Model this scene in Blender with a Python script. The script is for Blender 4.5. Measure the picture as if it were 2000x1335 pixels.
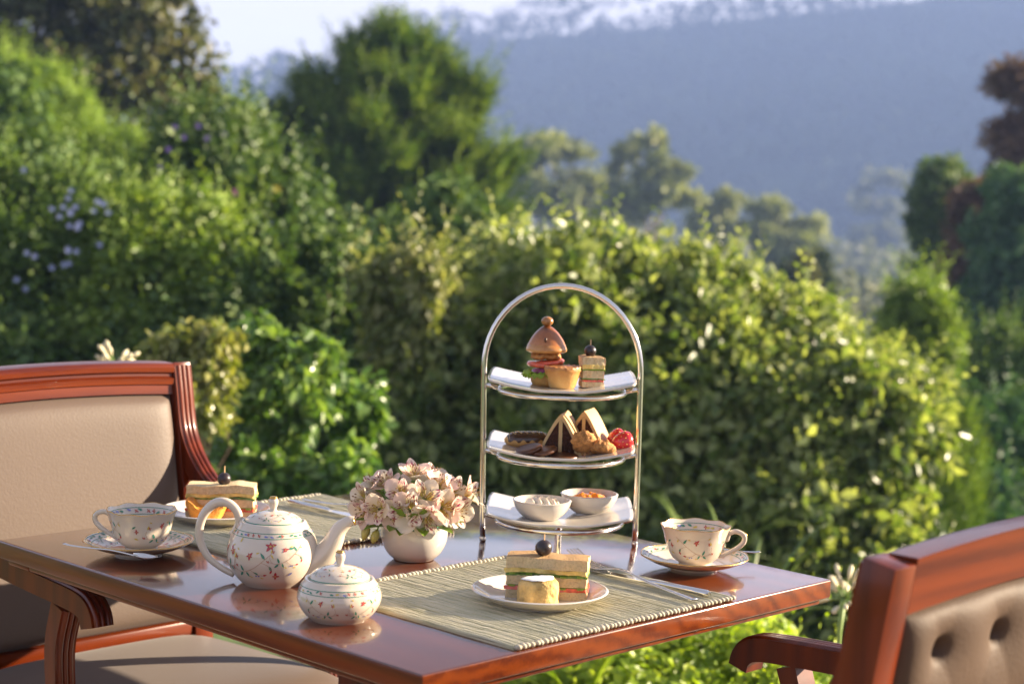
import bpy, bmesh, math, random
import numpy as np
from mathutils import Vector, Matrix, Quaternion

S = bpy.context.scene
for _o in list(bpy.data.objects):
    bpy.data.objects.remove(_o)
COL = S.collection
R = math.radians

# ------------------------------------------------------------------ camera
cam_data = bpy.data.cameras.new('camera')
cam = bpy.data.objects.new('camera', cam_data)
COL.objects.link(cam)
cam.location = (0, 0, 1.31)
cam.rotation_euler = (Matrix.Rotation(math.pi / 2 - 0.089, 3, 'X') @ Matrix.Rotation(0.030, 3, 'Z')).to_euler()
cam_data.sensor_width = 36
cam_data.lens = 63
cam_data.clip_start = 0.05
cam_data.clip_end = 5000
cam_data.dof.use_dof = True
cam_data.dof.focus_distance = 2.5
cam_data.dof.aperture_fstop = 4.8
S.camera = cam

# ------------------------------------------------------------------ light
SUN_AZ = R(14)            # sun stands to the right (+x), this much towards +y
SUN_EL = R(17)
SUN_DIR = Vector((math.cos(SUN_AZ) * math.cos(SUN_EL), math.sin(SUN_AZ) * math.cos(SUN_EL), math.sin(SUN_EL)))
world = bpy.data.worlds.new('World')
S.world = world
world.use_nodes = True
wn = world.node_tree
bg = wn.nodes['Background']
sky = wn.nodes.new('ShaderNodeTexSky')
sky.sky_type = 'NISHITA'
sky.sun_disc = False
sky.sun_elevation = SUN_EL
sky.sun_rotation = math.pi / 2 - SUN_AZ
sky.air_density = 1.0
sky.dust_density = 2.5
sky.ozone_density = 1.5
sky.altitude = 1800
# thin bright cloud over the whole sky: soft noise veil
wtc = wn.nodes.new('ShaderNodeTexCoord')
wmp = wn.nodes.new('ShaderNodeMapping'); wmp.inputs['Scale'].default_value = (2.2, 2.2, 7.0)
wns = wn.nodes.new('ShaderNodeTexNoise'); wns.inputs['Scale'].default_value = 1.6; wns.inputs['Detail'].default_value = 5
wrm = wn.nodes.new('ShaderNodeMapRange'); wrm.inputs['From Min'].default_value = .3; wrm.inputs['From Max'].default_value = .7
wrm.inputs['To Min'].default_value = .85; wrm.inputs['To Max'].default_value = 1.0
wmx = wn.nodes.new('ShaderNodeMix'); wmx.data_type = 'RGBA'
wmx.inputs['B'].default_value = (5.1, 4.75, 5.15, 1)
wn.links.new(wtc.outputs['Generated'], wmp.inputs['Vector']); wn.links.new(wmp.outputs['Vector'], wns.inputs['Vector'])
wn.links.new(wns.outputs['Fac'], wrm.inputs['Value']); wsx = wn.nodes.new('ShaderNodeSeparateXYZ'); wel = wn.nodes.new('ShaderNodeMapRange')      # the veil thins overhead
wel.inputs['From Min'].default_value = .08; wel.inputs['From Max'].default_value = .45; wel.inputs['To Min'].default_value = 1.0; wel.inputs['To Max'].default_value = .40
wml = wn.nodes.new('ShaderNodeMath'); wml.operation = 'MULTIPLY'
wn.links.new(wtc.outputs['Generated'], wsx.inputs[0]); wn.links.new(wsx.outputs['Z'], wel.inputs['Value'])
wn.links.new(wrm.outputs['Result'], wml.inputs[0]); wn.links.new(wel.outputs['Result'], wml.inputs[1]); wn.links.new(wml.outputs[0], wmx.inputs['Factor'])
wn.links.new(sky.outputs['Color'], wmx.inputs['A']); wn.links.new(wmx.outputs['Result'], bg.inputs['Color'])
bg.inputs['Strength'].default_value = 0.05
sun_data = bpy.data.lights.new('sun', 'SUN')
sun_data.energy = 5.0
sun_data.angle = R(0.6)
sun_data.color = (1.0, 0.83, 0.60)
sun = bpy.data.objects.new('sun', sun_data)
COL.objects.link(sun)
sun.rotation_euler = SUN_DIR.to_track_quat('Z', 'Y').to_euler()
sun.location = (20, 5, 10)

S.view_settings.view_transform = 'Standard'
S.view_settings.look = 'None'
S.view_settings.exposure = 2.1
S.view_settings.gamma = 1.0
S.render.engine = 'CYCLES'
S.cycles.use_denoising = True
S.cycles.max_bounces = 8
S.cycles.diffuse_bounces = 4
S.cycles.glossy_bounces = 4
S.cycles.transmission_bounces = 6
S.cycles.volume_bounces = 0
S.cycles.sample_clamp_indirect = 8
S.cycles.caustics_reflective = False
S.cycles.caustics_refractive = False

# ------------------------------------------------------------------ the table's own axes in the place
YAW = 0.789
TN = (-0.091, 1.992)      # near corner of the table top
TA, TB = 0.802, 0.951
TZ = 0.75
UX = (math.cos(YAW), math.sin(YAW)); UY = (-math.sin(YAW), math.cos(YAW))
def TW(u, v, z=TZ):
    return (TN[0] + UX[0] * u + UY[0] * v, TN[1] + UX[1] * u + UY[1] * v, z)

# ------------------------------------------------------------------ mesh helpers
class MB:
    def __init__(s):
        s.v = []; s.f = []; s.m = []
    def add(s, verts, faces, mat=0):
        o = len(s.v)
        s.v += [tuple(p) for p in verts]
        s.f += [tuple(i + o for i in f) for f in faces]
        s.m += [mat] * len(faces)
        return s
    def xf(s, M, start=0):
        for i in range(start, len(s.v)):
            s.v[i] = tuple(M @ Vector(s.v[i]))
        return s
    def fn(s, f, start=0):
        for i in range(start, len(s.v)):
            s.v[i] = tuple(f(*s.v[i]))
        return s
    def box(s, x0, x1, y0, y1, z0, z1, mat=0):
        v = [(x0, y0, z0), (x1, y0, z0), (x1, y1, z0), (x0, y1, z0), (x0, y0, z1), (x1, y0, z1), (x1, y1, z1), (x0, y1, z1)]
        return s.add(v, [(0, 3, 2, 1), (4, 5, 6, 7), (0, 1, 5, 4), (1, 2, 6, 5), (2, 3, 7, 6), (3, 0, 4, 7)], mat)
    def lathe(s, prof, n=32, mat=0, mod=None, closed=False):
        """prof: (r, z) from bottom outside to wherever it ends; r == 0 makes a pole."""
        v = []; idx = []
        for j, (r, z) in enumerate(prof):
            if r <= 1e-7:
                idx.append([len(v)]); v.append((0, 0, z))
            else:
                row = []
                for i in range(n):
                    a = 2 * math.pi * i / n
                    rr, zz = (r, z) if mod is None else mod(r, z, a)
                    row.append(len(v)); v.append((rr * math.cos(a), rr * math.sin(a), zz))
                idx.append(row)
        f = []
        pairs = list(zip(idx[:-1], idx[1:]))
        if closed: pairs.append((idx[-1], idx[0]))
        for a, b in pairs:
            for i in range(n):
                k = (i + 1) % n
                if len(a) == 1 and len(b) == 1: continue
                if len(a) == 1: f.append((a[0], b[k], b[i]))
                elif len(b) == 1: f.append((a[i], a[k], b[0]))
                else: f.append((a[i], a[k], b[k], b[i]))
        return s.add(v, f, mat)
    def sweep(s, path, profs, up=None, mat=0, caps=True, closed=False):
        """profs: one 2D outline (list of (a, b)) for all path points or one per point; a along side axis, b along up axis."""
        path = [Vector(p) for p in path]
        n = len(path)
        if profs and isinstance(profs[0][0], (int, float)): profs = [profs] * n
        v = []; k = len(profs[0])
        prev = None
        for i, p in enumerate(path):
            if closed: t = path[(i + 1) % n] - path[i - 1]
            else: t = path[min(i + 1, n - 1)] - path[max(i - 1, 0)]
            t.normalize()
            if up is not None:
                side = t.cross(Vector(up)).normalized(); u2 = side.cross(t).normalized()
            else:
                if prev is None:
                    ref = Vector((0, 0, 1)) if abs(t.z) < .9 else Vector((1, 0, 0))
                    side = t.cross(ref).normalized()
                else:
                    side = (prev - t * prev.dot(t)).normalized()
                prev = side; u2 = side.cross(t).normalized()
            for a, b in profs[i]:
                v.append(p + side * a + u2 * b)
        f = []
        for i in range(n if closed else n - 1):
            i2 = (i + 1) % n
            for j in range(k):
                j2 = (j + 1) % k
                f.append((i * k + j, i2 * k + j, i2 * k + j2, i * k + j2))
        if caps and not closed:
            f.append(tuple(range(k))); f.append(tuple((n - 1) * k + j for j in reversed(range(k))))
        return s.add(v, f, mat)
    def tube(s, path, rad, n=10, mat=0, caps=True, closed=False, flat=1.0):
        if isinstance(rad, (int, float)): rad = [rad] * len(path)
        profs = [[(r * math.cos(2 * math.pi * j / n), flat * r * math.sin(2 * math.pi * j / n)) for j in range(n)] for r in rad]
        return s.sweep(path, profs, None, mat, caps, closed)
    def grid(s, nx, ny, fn, mat=0):
        v = [fn(i / nx, j / ny) for j in range(ny + 1) for i in range(nx + 1)]
        f = [(j * (nx + 1) + i, j * (nx + 1) + i + 1, (j + 1) * (nx + 1) + i + 1, (j + 1) * (nx + 1) + i) for j in range(ny) for i in range(nx)]
        return s.add(v, f, mat)
    def build(s, name, mats, parent=None, smooth=35, bevel=0, seg=2, loc=None, rot=None, subdiv=0):
        me = bpy.data.meshes.new(name)
        me.from_pydata(s.v, [], s.f)
        if not isinstance(mats, (list, tuple)): mats = [mats]
        for m in mats: me.materials.append(m)
        if len(mats) > 1: me.polygons.foreach_set('material_index', s.m)
        bm = bmesh.new(); bm.from_mesh(me)
        bmesh.ops.recalc_face_normals(bm, faces=bm.faces)
        if bevel:
            ed = [e for e in bm.edges if len(e.link_faces) == 2 and e.calc_face_angle(0) > R(30)]
            bmesh.ops.bevel(bm, geom=ed, offset=bevel, segments=seg, profile=.5, affect='EDGES', clamp_overlap=True)
        bm.to_mesh(me); bm.free()
        if smooth:
            me.shade_smooth()
            if smooth < 180: me.set_sharp_from_angle(angle=R(smooth))
        o = bpy.data.objects.new(name, me)
        COL.objects.link(o)
        if parent is not None: o.parent = parent
        if loc is not None: o.location = loc
        if rot is not None: o.rotation_euler = rot
        if subdiv:
            md = o.modifiers.new('subdivision', 'SUBSURF'); md.levels = subdiv; md.render_levels = subdiv
        return o

def tag(o, label=None, cat=None, group=None, kind=None):
    if label: o['label'] = label
    if cat: o['category'] = cat
    if group: o['group'] = group
    if kind: o['kind'] = kind
    return o
def thing(name, label, cat, loc=(0, 0, 0), rz=0, group=None):
    o = bpy.data.objects.new(name, None); COL.objects.link(o)
    o.empty_display_size = .05
    o.location = loc; o.rotation_euler = (0, 0, rz)
    return tag(o, label, cat, group)
def copy_tree(o, parent=None, kids=None):
    c = o.copy(); COL.objects.link(c); c.parent = parent
    for ch in [x for x in COL.objects if x.parent == o]:
        copy_tree(ch, c)
    return c
def circ(n, rx, ry=None, a0=0):
    ry = rx if ry is None else ry
    return [(rx * math.cos(a0 + 2 * math.pi * i / n), ry * math.sin(a0 + 2 * math.pi * i / n)) for i in range(n)]
def spline(pts, per=8):
    """Catmull-Rom through points of any dimension"""
    P = [np.array(p, float) for p in pts]
    P = [2 * P[0] - P[1]] + P + [2 * P[-1] - P[-2]]
    out = []
    for i in range(1, len(P) - 2):
        for k in range(per):
            t = k / per
            out.append(tuple(.5 * ((2 * P[i]) + (P[i + 1] - P[i - 1]) * t + (2 * P[i - 1] - 5 * P[i] + 4 * P[i + 1] - P[i + 2]) * t * t + (3 * P[i] - P[i - 1] - 3 * P[i + 1] + P[i + 2]) * t ** 3)))
    out.append(tuple(P[-2]))
    return out
def hash3(x, y, z):
    return Vector((x, y, z))
from mathutils import noise as mnoise
def nz(x, y, z=0.0, s=1.0):
    return mnoise.noise(Vector((x * s, y * s, z * s)))

# ------------------------------------------------------------------ material helpers
def newmat(name):
    m = bpy.data.materials.new(name); m.use_nodes = True
    return m, m.node_tree, m.node_tree.nodes['Principled BSDF']
def nd(nt, typ, **kw):
    n = nt.nodes.new('ShaderNode' + typ)
    for k, v in kw.items():
        key = k
        if k in n.inputs: pass
        elif k.replace('_', ' ') in n.inputs: key = k.replace('_', ' ')
        elif k[0] == 'i' and k[1:].isdigit(): key = int(k[1:])
        else:
            setattr(n, k, v); continue
        if isinstance(v, bpy.types.NodeSocket): nt.links.new(v, n.inputs[key])
        else: n.inputs[key].default_value = v
    return n
def rgb(c): return (c[0], c[1], c[2], 1.0)
def ramp(nt, fac, stops):
    n = nt.nodes.new('ShaderNodeValToRGB')
    el = n.color_ramp.elements
    while len(el) < len(stops): el.new(.5)
    for e, (p, c) in zip(el, stops): e.position = p; e.color = rgb(c)
    nt.links.new(fac, n.inputs['Fac'])
    return n.outputs['Color']
def bump(nt, bs, height, strength=.3, dist=.002):
    b = nd(nt, 'Bump', Strength=strength, Distance=dist, Height=height)
    nt.links.new(b.outputs['Normal'], bs.inputs['Normal'])
def plain(name, col, rough=.5, metal=0, coat=0, spec=.5, var=0, scale=40, bmp=0, bscale=200, sss=0, sheen=0, coords='Object', bdist=.001):
    m, nt, bs = newmat(name)
    bs.inputs['Base Color'].default_value = rgb(col)
    bs.inputs['Roughness'].default_value = rough
    bs.inputs['Metallic'].default_value = metal
    bs.inputs['Coat Weight'].default_value = coat
    bs.inputs['Coat Roughness'].default_value = .06
    bs.inputs['Specular IOR Level'].default_value = spec
    if sheen: bs.inputs['Sheen Weight'].default_value = sheen
    if sss:
        bs.inputs['Subsurface Weight'].default_value = sss
        bs.inputs['Subsurface Radius'].default_value = (1, .5, .3)
        bs.inputs['Subsurface Scale'].default_value = .006
    tc = nd(nt, 'TexCoord')
    if var:
        n = nd(nt, 'TexNoise', Vector=tc.outputs[coords], Scale=scale, Detail=4.0, Roughness=.6)
        lo = tuple(max(0, c * (1 - var)) for c in col); hi = tuple(min(1, c * (1 + var)) for c in col)
        nt.links.new(ramp(nt, n.outputs['Fac'], [(.3, lo), (.7, hi)]), bs.inputs['Base Color'])
    if bmp:
        n = nd(nt, 'TexNoise', Vector=tc.outputs[coords], Scale=bscale, Detail=3.0)
        bump(nt, bs, n.outputs['Fac'], bmp, bdist)
    return m
def wood(name, dark, light, axis='Y', scale=1.0, rough=.22, coat=1.0, crough=.05, ring=42, cior=1.5, spec=.5):
    m, nt, bs = newmat(name)
    tc = nd(nt, 'TexCoord')
    sc = {'X': (.08, 1, 1), 'Y': (1, .08, 1), 'Z': (1, 1, .08)}[axis]
    off = {'X': (0, .37, .17), 'Y': (.41, 0, .19), 'Z': (.3, .2, 0)}[axis]
    mp = nd(nt, 'Mapping', Vector=tc.outputs['Object'], Scale=tuple(scale * c for c in sc), Location=off)
    wv = nd(nt, 'TexWave', Vector=mp.outputs['Vector'], Scale=ring / 6.0, Distortion=5.0, Detail=3.0)
    wv.inputs['Detail Scale'].default_value = 2.2
    wv.wave_type = 'RINGS'; wv.rings_direction = axis
    fine = nd(nt, 'TexNoise', Vector=mp.outputs['Vector'], Scale=260.0, Detail=3.0)
    big = nd(nt, 'TexNoise', Vector=mp.outputs['Vector'], Scale=9.0, Detail=3.0)
    a = nd(nt, 'Math', operation='MULTIPLY', i0=wv.outputs['Fac'], i1=.26)
    b = nd(nt, 'Math', operation='MULTIPLY_ADD', i0=fine.outputs['Fac'], i1=.26, i2=a.outputs[0])
    c = nd(nt, 'Math', operation='MULTIPLY_ADD', i0=big.outputs['Fac'], i1=.62, i2=b.outputs[0])
    mid = tuple((p + q) / 2 for p, q in zip(dark, light))
    nt.links.new(ramp(nt, c.outputs[0], [(.34, dark), (.56, mid), (.85, light)]), bs.inputs['Base Color'])
    bs.inputs['Roughness'].default_value = rough
    bs.inputs['Coat Weight'].default_value = coat
    bs.inputs['Coat Roughness'].default_value = crough
    bs.inputs['Coat IOR'].default_value = cior
    bs.inputs['Specular IOR Level'].default_value = spec
    wear = nd(nt, 'TexNoise', Vector=tc.outputs['Object'], Scale=14.0, Detail=6.0, Roughness=.7)
    wr = nd(nt, 'MapRange', Value=wear.outputs['Fac'], From_Min=.35, From_Max=.7, To_Min=crough * .6, To_Max=crough * 2.0)
    nt.links.new(wr.outputs['Result'], bs.inputs['Coat Roughness'])
    bump(nt, bs, fine.outputs['Fac'], .06, .0006)
    return m
def leafmat(name, cols, rough=.4, transl=.35, patch=1.2, spec=.5, tint=None):
    """cols: dark, mid, light leaf colour; each leaf its own tone, light and dark patches through the crown"""
    m, nt, bs = newmat(name)
    geo = nd(nt, 'NewGeometry'); tc = nd(nt, 'TexCoord')
    n = nd(nt, 'TexNoise', Vector=tc.outputs['Object'], Scale=patch, Detail=2.0)
    a = nd(nt, 'Math', operation='MULTIPLY', i0=geo.outputs['Random Per Island'], i1=.62)
    b = nd(nt, 'Math', operation='MULTIPLY_ADD', i0=n.outputs['Fac'], i1=.75, i2=a.outputs[0])
    stops = [(.30, cols[0]), (.66, cols[1]), (.98, cols[2])]
    if tint: stops[-1] = (.9, cols[2]); stops.append((1.0, tint))
    col = ramp(nt, b.outputs[0], stops)
    nt.links.new(col, bs.inputs['Base Color'])
    bs.inputs['Roughness'].default_value = rough
    bs.inputs['Specular IOR Level'].default_value = spec
    tr = nd(nt, 'BsdfTranslucent')
    br = nd(nt, 'MixRGB', blend_type='MULTIPLY', Fac=1.0, Color1=col, Color2=(1.15, 1.2, .45, 1))
    nt.links.new(br.outputs[0], tr.inputs['Color'])
    mx = nd(nt, 'MixShader', Fac=transl)
    nt.links.new(bs.outputs[0], mx.inputs[1]); nt.links.new(tr.outputs[0], mx.inputs[2])
    nt.links.new(mx.outputs[0], nt.nodes['Material Output'].inputs['Surface'])
    return m

# ------------------------------------------------------------------ foliage helpers
RNG = np.random.default_rng(7)
def unit(a): return a / np.maximum(np.linalg.norm(a, axis=-1, keepdims=True), 1e-9)
def rdir(n): return unit(RNG.normal(size=(n, 3)))
def leaf_mesh(name, P, D, Nn, L, W, mat, parent=None, fold=.22, loc=(0, 0, 0)):
    P = P - np.array(loc)
    n = len(P); Sd = unit(np.cross(D, Nn)); Nn = unit(np.cross(Sd, D))
    L = np.broadcast_to(np.asarray(L, float), (n,))[:, None]; W = np.broadcast_to(np.asarray(W, float), (n,))[:, None]
    mid = P + D * L * .48
    V = np.stack([P, mid + Sd * W * .5 + Nn * W * fold, P + D * L - Nn * L * .12, mid - Sd * W * .5 + Nn * W * fold], 1).reshape(-1, 3)
    o = np.arange(n)[:, None] * 4
    T = np.concatenate([o + np.array([[0, 1, 2]]), o + np.array([[0, 2, 3]])], 1).reshape(-1)
    me = bpy.data.meshes.new(name)
    me.vertices.add(4 * n); me.vertices.foreach_set('co', V.astype(np.float32).reshape(-1))
    me.loops.add(6 * n); me.loops.foreach_set('vertex_index', T.astype(np.int32))
    me.polygons.add(2 * n); me.polygons.foreach_set('loop_start', np.arange(0, 6 * n, 3, dtype=np.int32))
    me.update(calc_edges=True)
    me.materials.append(mat)
    ob = bpy.data.objects.new(name, me); COL.objects.link(ob)
    if parent is not None: ob.parent = parent
    else: ob.location = loc
    return ob
def blob_leaves(blobs, nclump, per, sig, L, ratio=.5, shell=.28, droop=.25, up=.45, rnd=.75, back=.35, inside=.15):
    """leaf clumps through the shells of ellipsoids ((x,y,z),(rx,ry,rz)); returns arrays for leaf_mesh"""
    C = np.array([b[0] for b in blobs], float); A = np.array([b[1] for b in blobs], float)
    w = (A[:, 0] * A[:, 1] + A[:, 1] * A[:, 2] + A[:, 0] * A[:, 2]); w /= w.sum()
    m = nclump * 3
    k = RNG.choice(len(blobs), m, p=w)
    d = rdir(m)
    rad = 1.04 - np.abs(RNG.normal(size=m)) * shell
    ph = RNG.random(6) * 6.28
    rad *= 1 + .13 * np.sin(d[:, 0] * 5 + ph[0] + k) * np.sin(d[:, 2] * 6 + ph[1] + 2 * k) + .08 * np.sin(d[:, 0] * 11 + ph[2] + k) * np.sin(d[:, 2] * 9 + ph[3])
    rad = np.where(RNG.random(m) < inside, RNG.random(m) ** .5 * .8, rad)
    c = C[k] + d * A[k] * rad[:, None]
    keep = (d[:, 1] < .35) | (RNG.random(m) < back)
    for i in range(len(blobs)):      # thin out what lies deep inside another part of the crown
        q = np.linalg.norm((c - C[i]) / A[i], axis=1)
        keep &= ~((q < .72) & (k != i) & (RNG.random(m) < .8))
    c = c[keep][:nclump]; d = d[keep][:nclump]
    n = len(c) * per
    out = np.repeat(d, per, 0)
    off = rdir(n) * (RNG.random(n) ** .5)[:, None] * sig
    P = np.repeat(c, per, 0) + off
    Nn = unit(out * .40 + np.array([.55, -.30, .80]) * up * 1.15 + rdir(n) * rnd)      # leaves turn to the light
    D = unit(np.cross(Nn, rdir(n)) + out * .35 + np.array([0, 0, -droop]))
    Ls = L * (.65 + .7 * RNG.random(n))
    return P, D, Nn, Ls, Ls * ratio
def sprays(base, dirs, length, per, leaf, ratio=.28, spread=.55, curl=.25):
    """feathery sprays: leaflets set along a stem to both sides"""
    n = len(base)
    dirs = unit(dirs)
    side = unit(np.cross(dirs, unit(rdir(n) * .6 + np.array([0, 0, 1.0]))))
    nrm = np.cross(side, dirs)
    t = np.linspace(.05, 1, per)
    P = base[:, None, :] + dirs[:, None, :] * (length[:, None] * t)[:, :, None] + np.array([0, 0, 1.0]) * (curl * length[:, None] * t ** 2)[:, :, None]
    sgn = np.where(np.arange(per) % 2 == 0, 1.0, -1.0)
    D = unit(dirs[:, None, :] * .8 + side[:, None, :] * (sgn * spread)[None, :, None] + RNG.normal(size=(n, per, 3)) * .22)
    Nn = np.repeat(nrm[:, None, :], per, 1) + RNG.normal(size=(n, per, 3)) * .25
    Ls = np.broadcast_to(leaf * (1.15 - .6 * t)[None, :], (n, per)) * (.8 + .4 * RNG.random((n, per)))
    return P.reshape(-1, 3), D.reshape(-1, 3), unit(Nn.reshape(-1, 3)), Ls.reshape(-1), Ls.reshape(-1) * ratio
def lumpy(blobs, k, f, up=.2):
    """smaller lobes budding from each part of a crown, so its outline is uneven"""
    out = list(blobs)
    for c, a in blobs:
        n = 0
        while n < k:
            d = rdir(1)[0]
            if d[1] > .5 or d[2] < -.6 + up: continue
            q = f * (.6 + .8 * RNG.random()); n += 1
            out.append((tuple(np.array(c) + d * np.array(a) * (.85 + .25 * RNG.random())), (max(a) * q * .9, a[1] * q * 1.2, max(a) * q * (.6 + .5 * RNG.random()))))
    return out
def airy(blobs, k, f=.42, flat=.55):
    """breaks each part of a crown into separate flat clumps of leaves"""
    out = []
    for c, a in blobs:
        for _ in range(k):
            d = rdir(1)[0] * (RNG.random() ** .4)
            q = f * (.6 + .8 * RNG.random()); r = max(a[0], a[2]) * q
            out.append((tuple(np.array(c) + d * np.array(a) * .95), (r * 1.15, r, r * flat)))
    return out
def shoots(blobs, n, length, leaf, ratio=.5, per=9, top=.3):
    """young shoots that stand out of the upper side of a crown"""
    C = np.array([b[0] for b in blobs], float); A = np.array([b[1] for b in blobs], float)
    k = RNG.choice(len(blobs), n * 3); d = rdir(n * 3)
    ok = (d[:, 2] > top) & (d[:, 1] < .6)
    k = k[ok][:n]; d = d[ok][:n]
    base = C[k] + d * A[k] * .95
    return sprays(base, d * .5 + np.array([0, 0, .9]) + RNG.normal(size=d.shape) * .35, length * (.5 + RNG.random(len(k))), per, leaf, ratio, 1.0, -.1)
def cat(*sets):
    return tuple(np.concatenate([np.asarray(s[i]) for s in sets]) for i in range(5))
def limbs(name, base, tips, r0, mat, parent, loc, bend=.18, n=7, fork=.45):
    """tapered trunk from base with limbs that leave it and run to the tips"""
    mb = MB()
    base = Vector(base); loc = Vector(loc)
    cen = sum((Vector(t) for t in tips), Vector()) / len(tips)
    top = base.lerp(cen, .8)
    tr = []
    for i in range(n + 1):
        t = i / n
        p = base.lerp(top, t) + Vector((nz(t * 3, base.x, 1.7), nz(t * 3, base.y, 5.1), 0)) * bend * (top - base).length * .35 * t
        tr.append(p)
    mb.tube([p - loc for p in tr], [r0 * (1.25 if i == 0 else 1 - .72 * i / n) for i in range(n + 1)], 9)
    for j, tp in enumerate(tips):
        tp = Vector(tp); i0 = max(1, min(n, int(n * (fork + (1 - fork) * ((j * .618) % 1)))))
        a = tr[i0]; L = (tp - a).length
        pts = [a.lerp(tp, t) + Vector((nz(j * 3.1, t * 2.5, .3), nz(j * 2.3, t * 2.5, 4.4), nz(j, t * 2, 9) + .25 * math.sin(t * math.pi))) * L * bend * math.sin(t * math.pi * .9) for t in [k / 5 for k in range(6)]]
        rr = r0 * (1 - .72 * i0 / n) * .6
        mb.tube([p - loc for p in pts], [rr * (1 - .85 * k / 5) for k in range(6)], 6)
    return mb.build(name, mat, parent, smooth=180)

# ================================================================== the setting
M_grass = plain('lawn_green', (.075, .12, .03), .9, var=.45, scale=1.3, bmp=.6, bscale=60, bdist=.02)
M_terr = plain('terrace_stone', (.36, .27, .19), .8, var=.22, scale=9, bmp=.35, bscale=60, bdist=.003)
M_grout = plain('terrace_joint', (.20, .16, .12), .95, var=.2, scale=30)
M_hill = plain('hill_forest_floor', (.025, .040, .025), 1.0, var=.5, scale=.03, spec=0)
M_bark = plain('bark_brown', (.085, .055, .036), .9, var=.4, scale=25, bmp=.7, bscale=40, bdist=.01)
M_barkpale = plain('bark_pale', (.26, .21, .17), .9, var=.3, scale=6)

def ground_z(x, y):
    if y < 5.5: return -.55
    if y < 7: return -.55 - .3 * (y - 5.5)
    if y < 30: return -1.0 - .16 * (y - 7)
    return -4.68 - .072 * (y - 30)
xs = [-420, -300, -200, -130, -80, -50, -30, -18, -10, -5, 0, 5, 10, 18, 30, 50, 80, 130, 200, 300, 420]
ys = [-40, -15, -4, 0, 2, 4, 6, 8, 10, 13, 17, 22, 30, 42, 60, 85, 120, 170, 230, 300, 380, 470, 560]
mb = MB()
nx, ny = len(xs), len(ys)
mb.add([(x, y, ground_z(x, y) + .5 * nz(x * .03, y * .03) * min(1, max(0, (y - 20) / 40))) for y in ys for x in xs],
       [(j * nx + i, j * nx + i + 1, (j + 1) * nx + i + 1, (j + 1) * nx + i) for j in range(ny - 1) for i in range(nx - 1)])
tag(mb.build('ground', M_grass, smooth=180), kind='structure')

# terrace the table stands on: a slab with stone tiles laid in it
mb = MB(); mb.box(-3.2, 3.2, -3.5, 3.95, -.62, -.022)
terrace = tag(mb.build('terrace_floor', M_grout, smooth=0), kind='structure')
tile_me = None
for i in range(-8, 8):
    for j in range(0, 10):
        x, y = i * .4 + .2, j * .4 + .15
        if abs(x) > 1.9 or y > 3.9: continue
        if tile_me is None:
            mb = MB(); mb.box(-.195, .195, -.195, .195, -.03, 0)
            t = mb.build('tile', M_terr, terrace, bevel=.004, seg=1); tile_me = t.data
        else:
            t = bpy.data.objects.new('tile', tile_me); COL.objects.link(t); t.parent = terrace
        t.location = (x, y, .002 * nz(i * 1.7, j * 2.3))

# far wooded hill
crest_px = [(-238.6, -1.23), (-183.9, 5.84), (-138.5, 12.63), (-93.4, 34.71), (-66.2, 34.62), (-33.9, 49.21), (-3.2, 51.91), (32.9, 55.13), (68.9, 59.41), (104.8, 64.40), (140.7, 69.03), (176.5, 73.30), (230.3, 79.16)]
crest = crest_px
def crest_at(x):
    for (a, za), (b, zb) in zip(crest[:-1], crest[1:]):
        if a <= x <= b: return za + (zb - za) * (x - a) / (b - a)
    return crest[0][1] if x < crest[0][0] else crest[-1][1]
HY = 640.0
mb = MB()
hx = list(range(-330, 331, 15)); hyv = [380, 430, 480, 520, 560, 600, 625, 640, 680, 760]
def hill_z(x, y):
    c = crest_at(x); lo = -30.0
    if y <= HY:
        t = (y - 380) / (HY - 380); t = max(0, t)
        z = lo - 1.5 + (c - lo + 1.5) * (t ** .85)
        return z + 3.0 * nz(x * .012, y * .012) * math.sin(math.pi * min(1, t))
    return c - (y - HY) * .22
mb.add([(x, y, hill_z(x, y)) for y in hyv for x in hx],
       [(j * len(hx) + i, j * len(hx) + i + 1, (j + 1) * len(hx) + i + 1, (j + 1) * len(hx) + i) for j in range(len(hyv) - 1) for i in range(len(hx) - 1)])
tag(mb.build('hill', M_hill, smooth=180), kind='structure')

# the wood that covers it: too far to count, one mass of crowns with a lacy edge against the sky
M_far = leafmat('far_wood', [(.018, .028, .021), (.023, .034, .025), (.030, .042, .030)], .95, .08, .02, spec=.0)
sets = []
Pc = []; sig = []
for k in range(2600):
    x = RNG.uniform(-240, 250); y = RNG.uniform(400, 642)
    Pc.append((x, y, hill_z(x, y) + RNG.uniform(2, 7))); sig.append(RNG.uniform(2.2, 4.2))
Pc = np.array(Pc); sig = np.array(sig)
per = 14
P = np.repeat(Pc, per, 0) + rdir(len(Pc) * per) * np.repeat(sig, per)[:, None] * RNG.random((len(Pc) * per, 1)) ** .4
Nn = unit(rdir(len(P)) + np.array([0, -.3, .8])); D = unit(np.cross(Nn, rdir(len(P))))
L = RNG.uniform(1.6, 3.0, len(P))
sets.append((P, D, Nn, L, L * .7))
Pc = []
for k in range(330):     # trees of the crest: bare stems with small flat tops
    x = RNG.uniform(-210, 245); base = crest_at(x); h = RNG.uniform(4, 13) * (1.0 if x > 0 else .8)
    y = HY + RNG.uniform(-6, 8)
    Pc.append((x, y, base, h))
P = []; Ls = []
for (x, y, b, h) in Pc:
    w = h * RNG.uniform(.18, .42)
    m = int(26 + 16 * RNG.random())
    q = rdir(m) * np.array([w, w, w * .45]) + np.array([x, y, b + h])
    P.append(q); Ls.append(RNG.uniform(.8, 1.7, m))
    t = np.linspace(0, 1, 9)[:, None]
    q2 = np.array([x, y, b]) + t * np.array([RNG.normal() * .5, 0, h]); P.append(q2); Ls.append(np.full(9, 1.0))
P = np.concatenate(P); L = np.concatenate(Ls)
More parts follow.
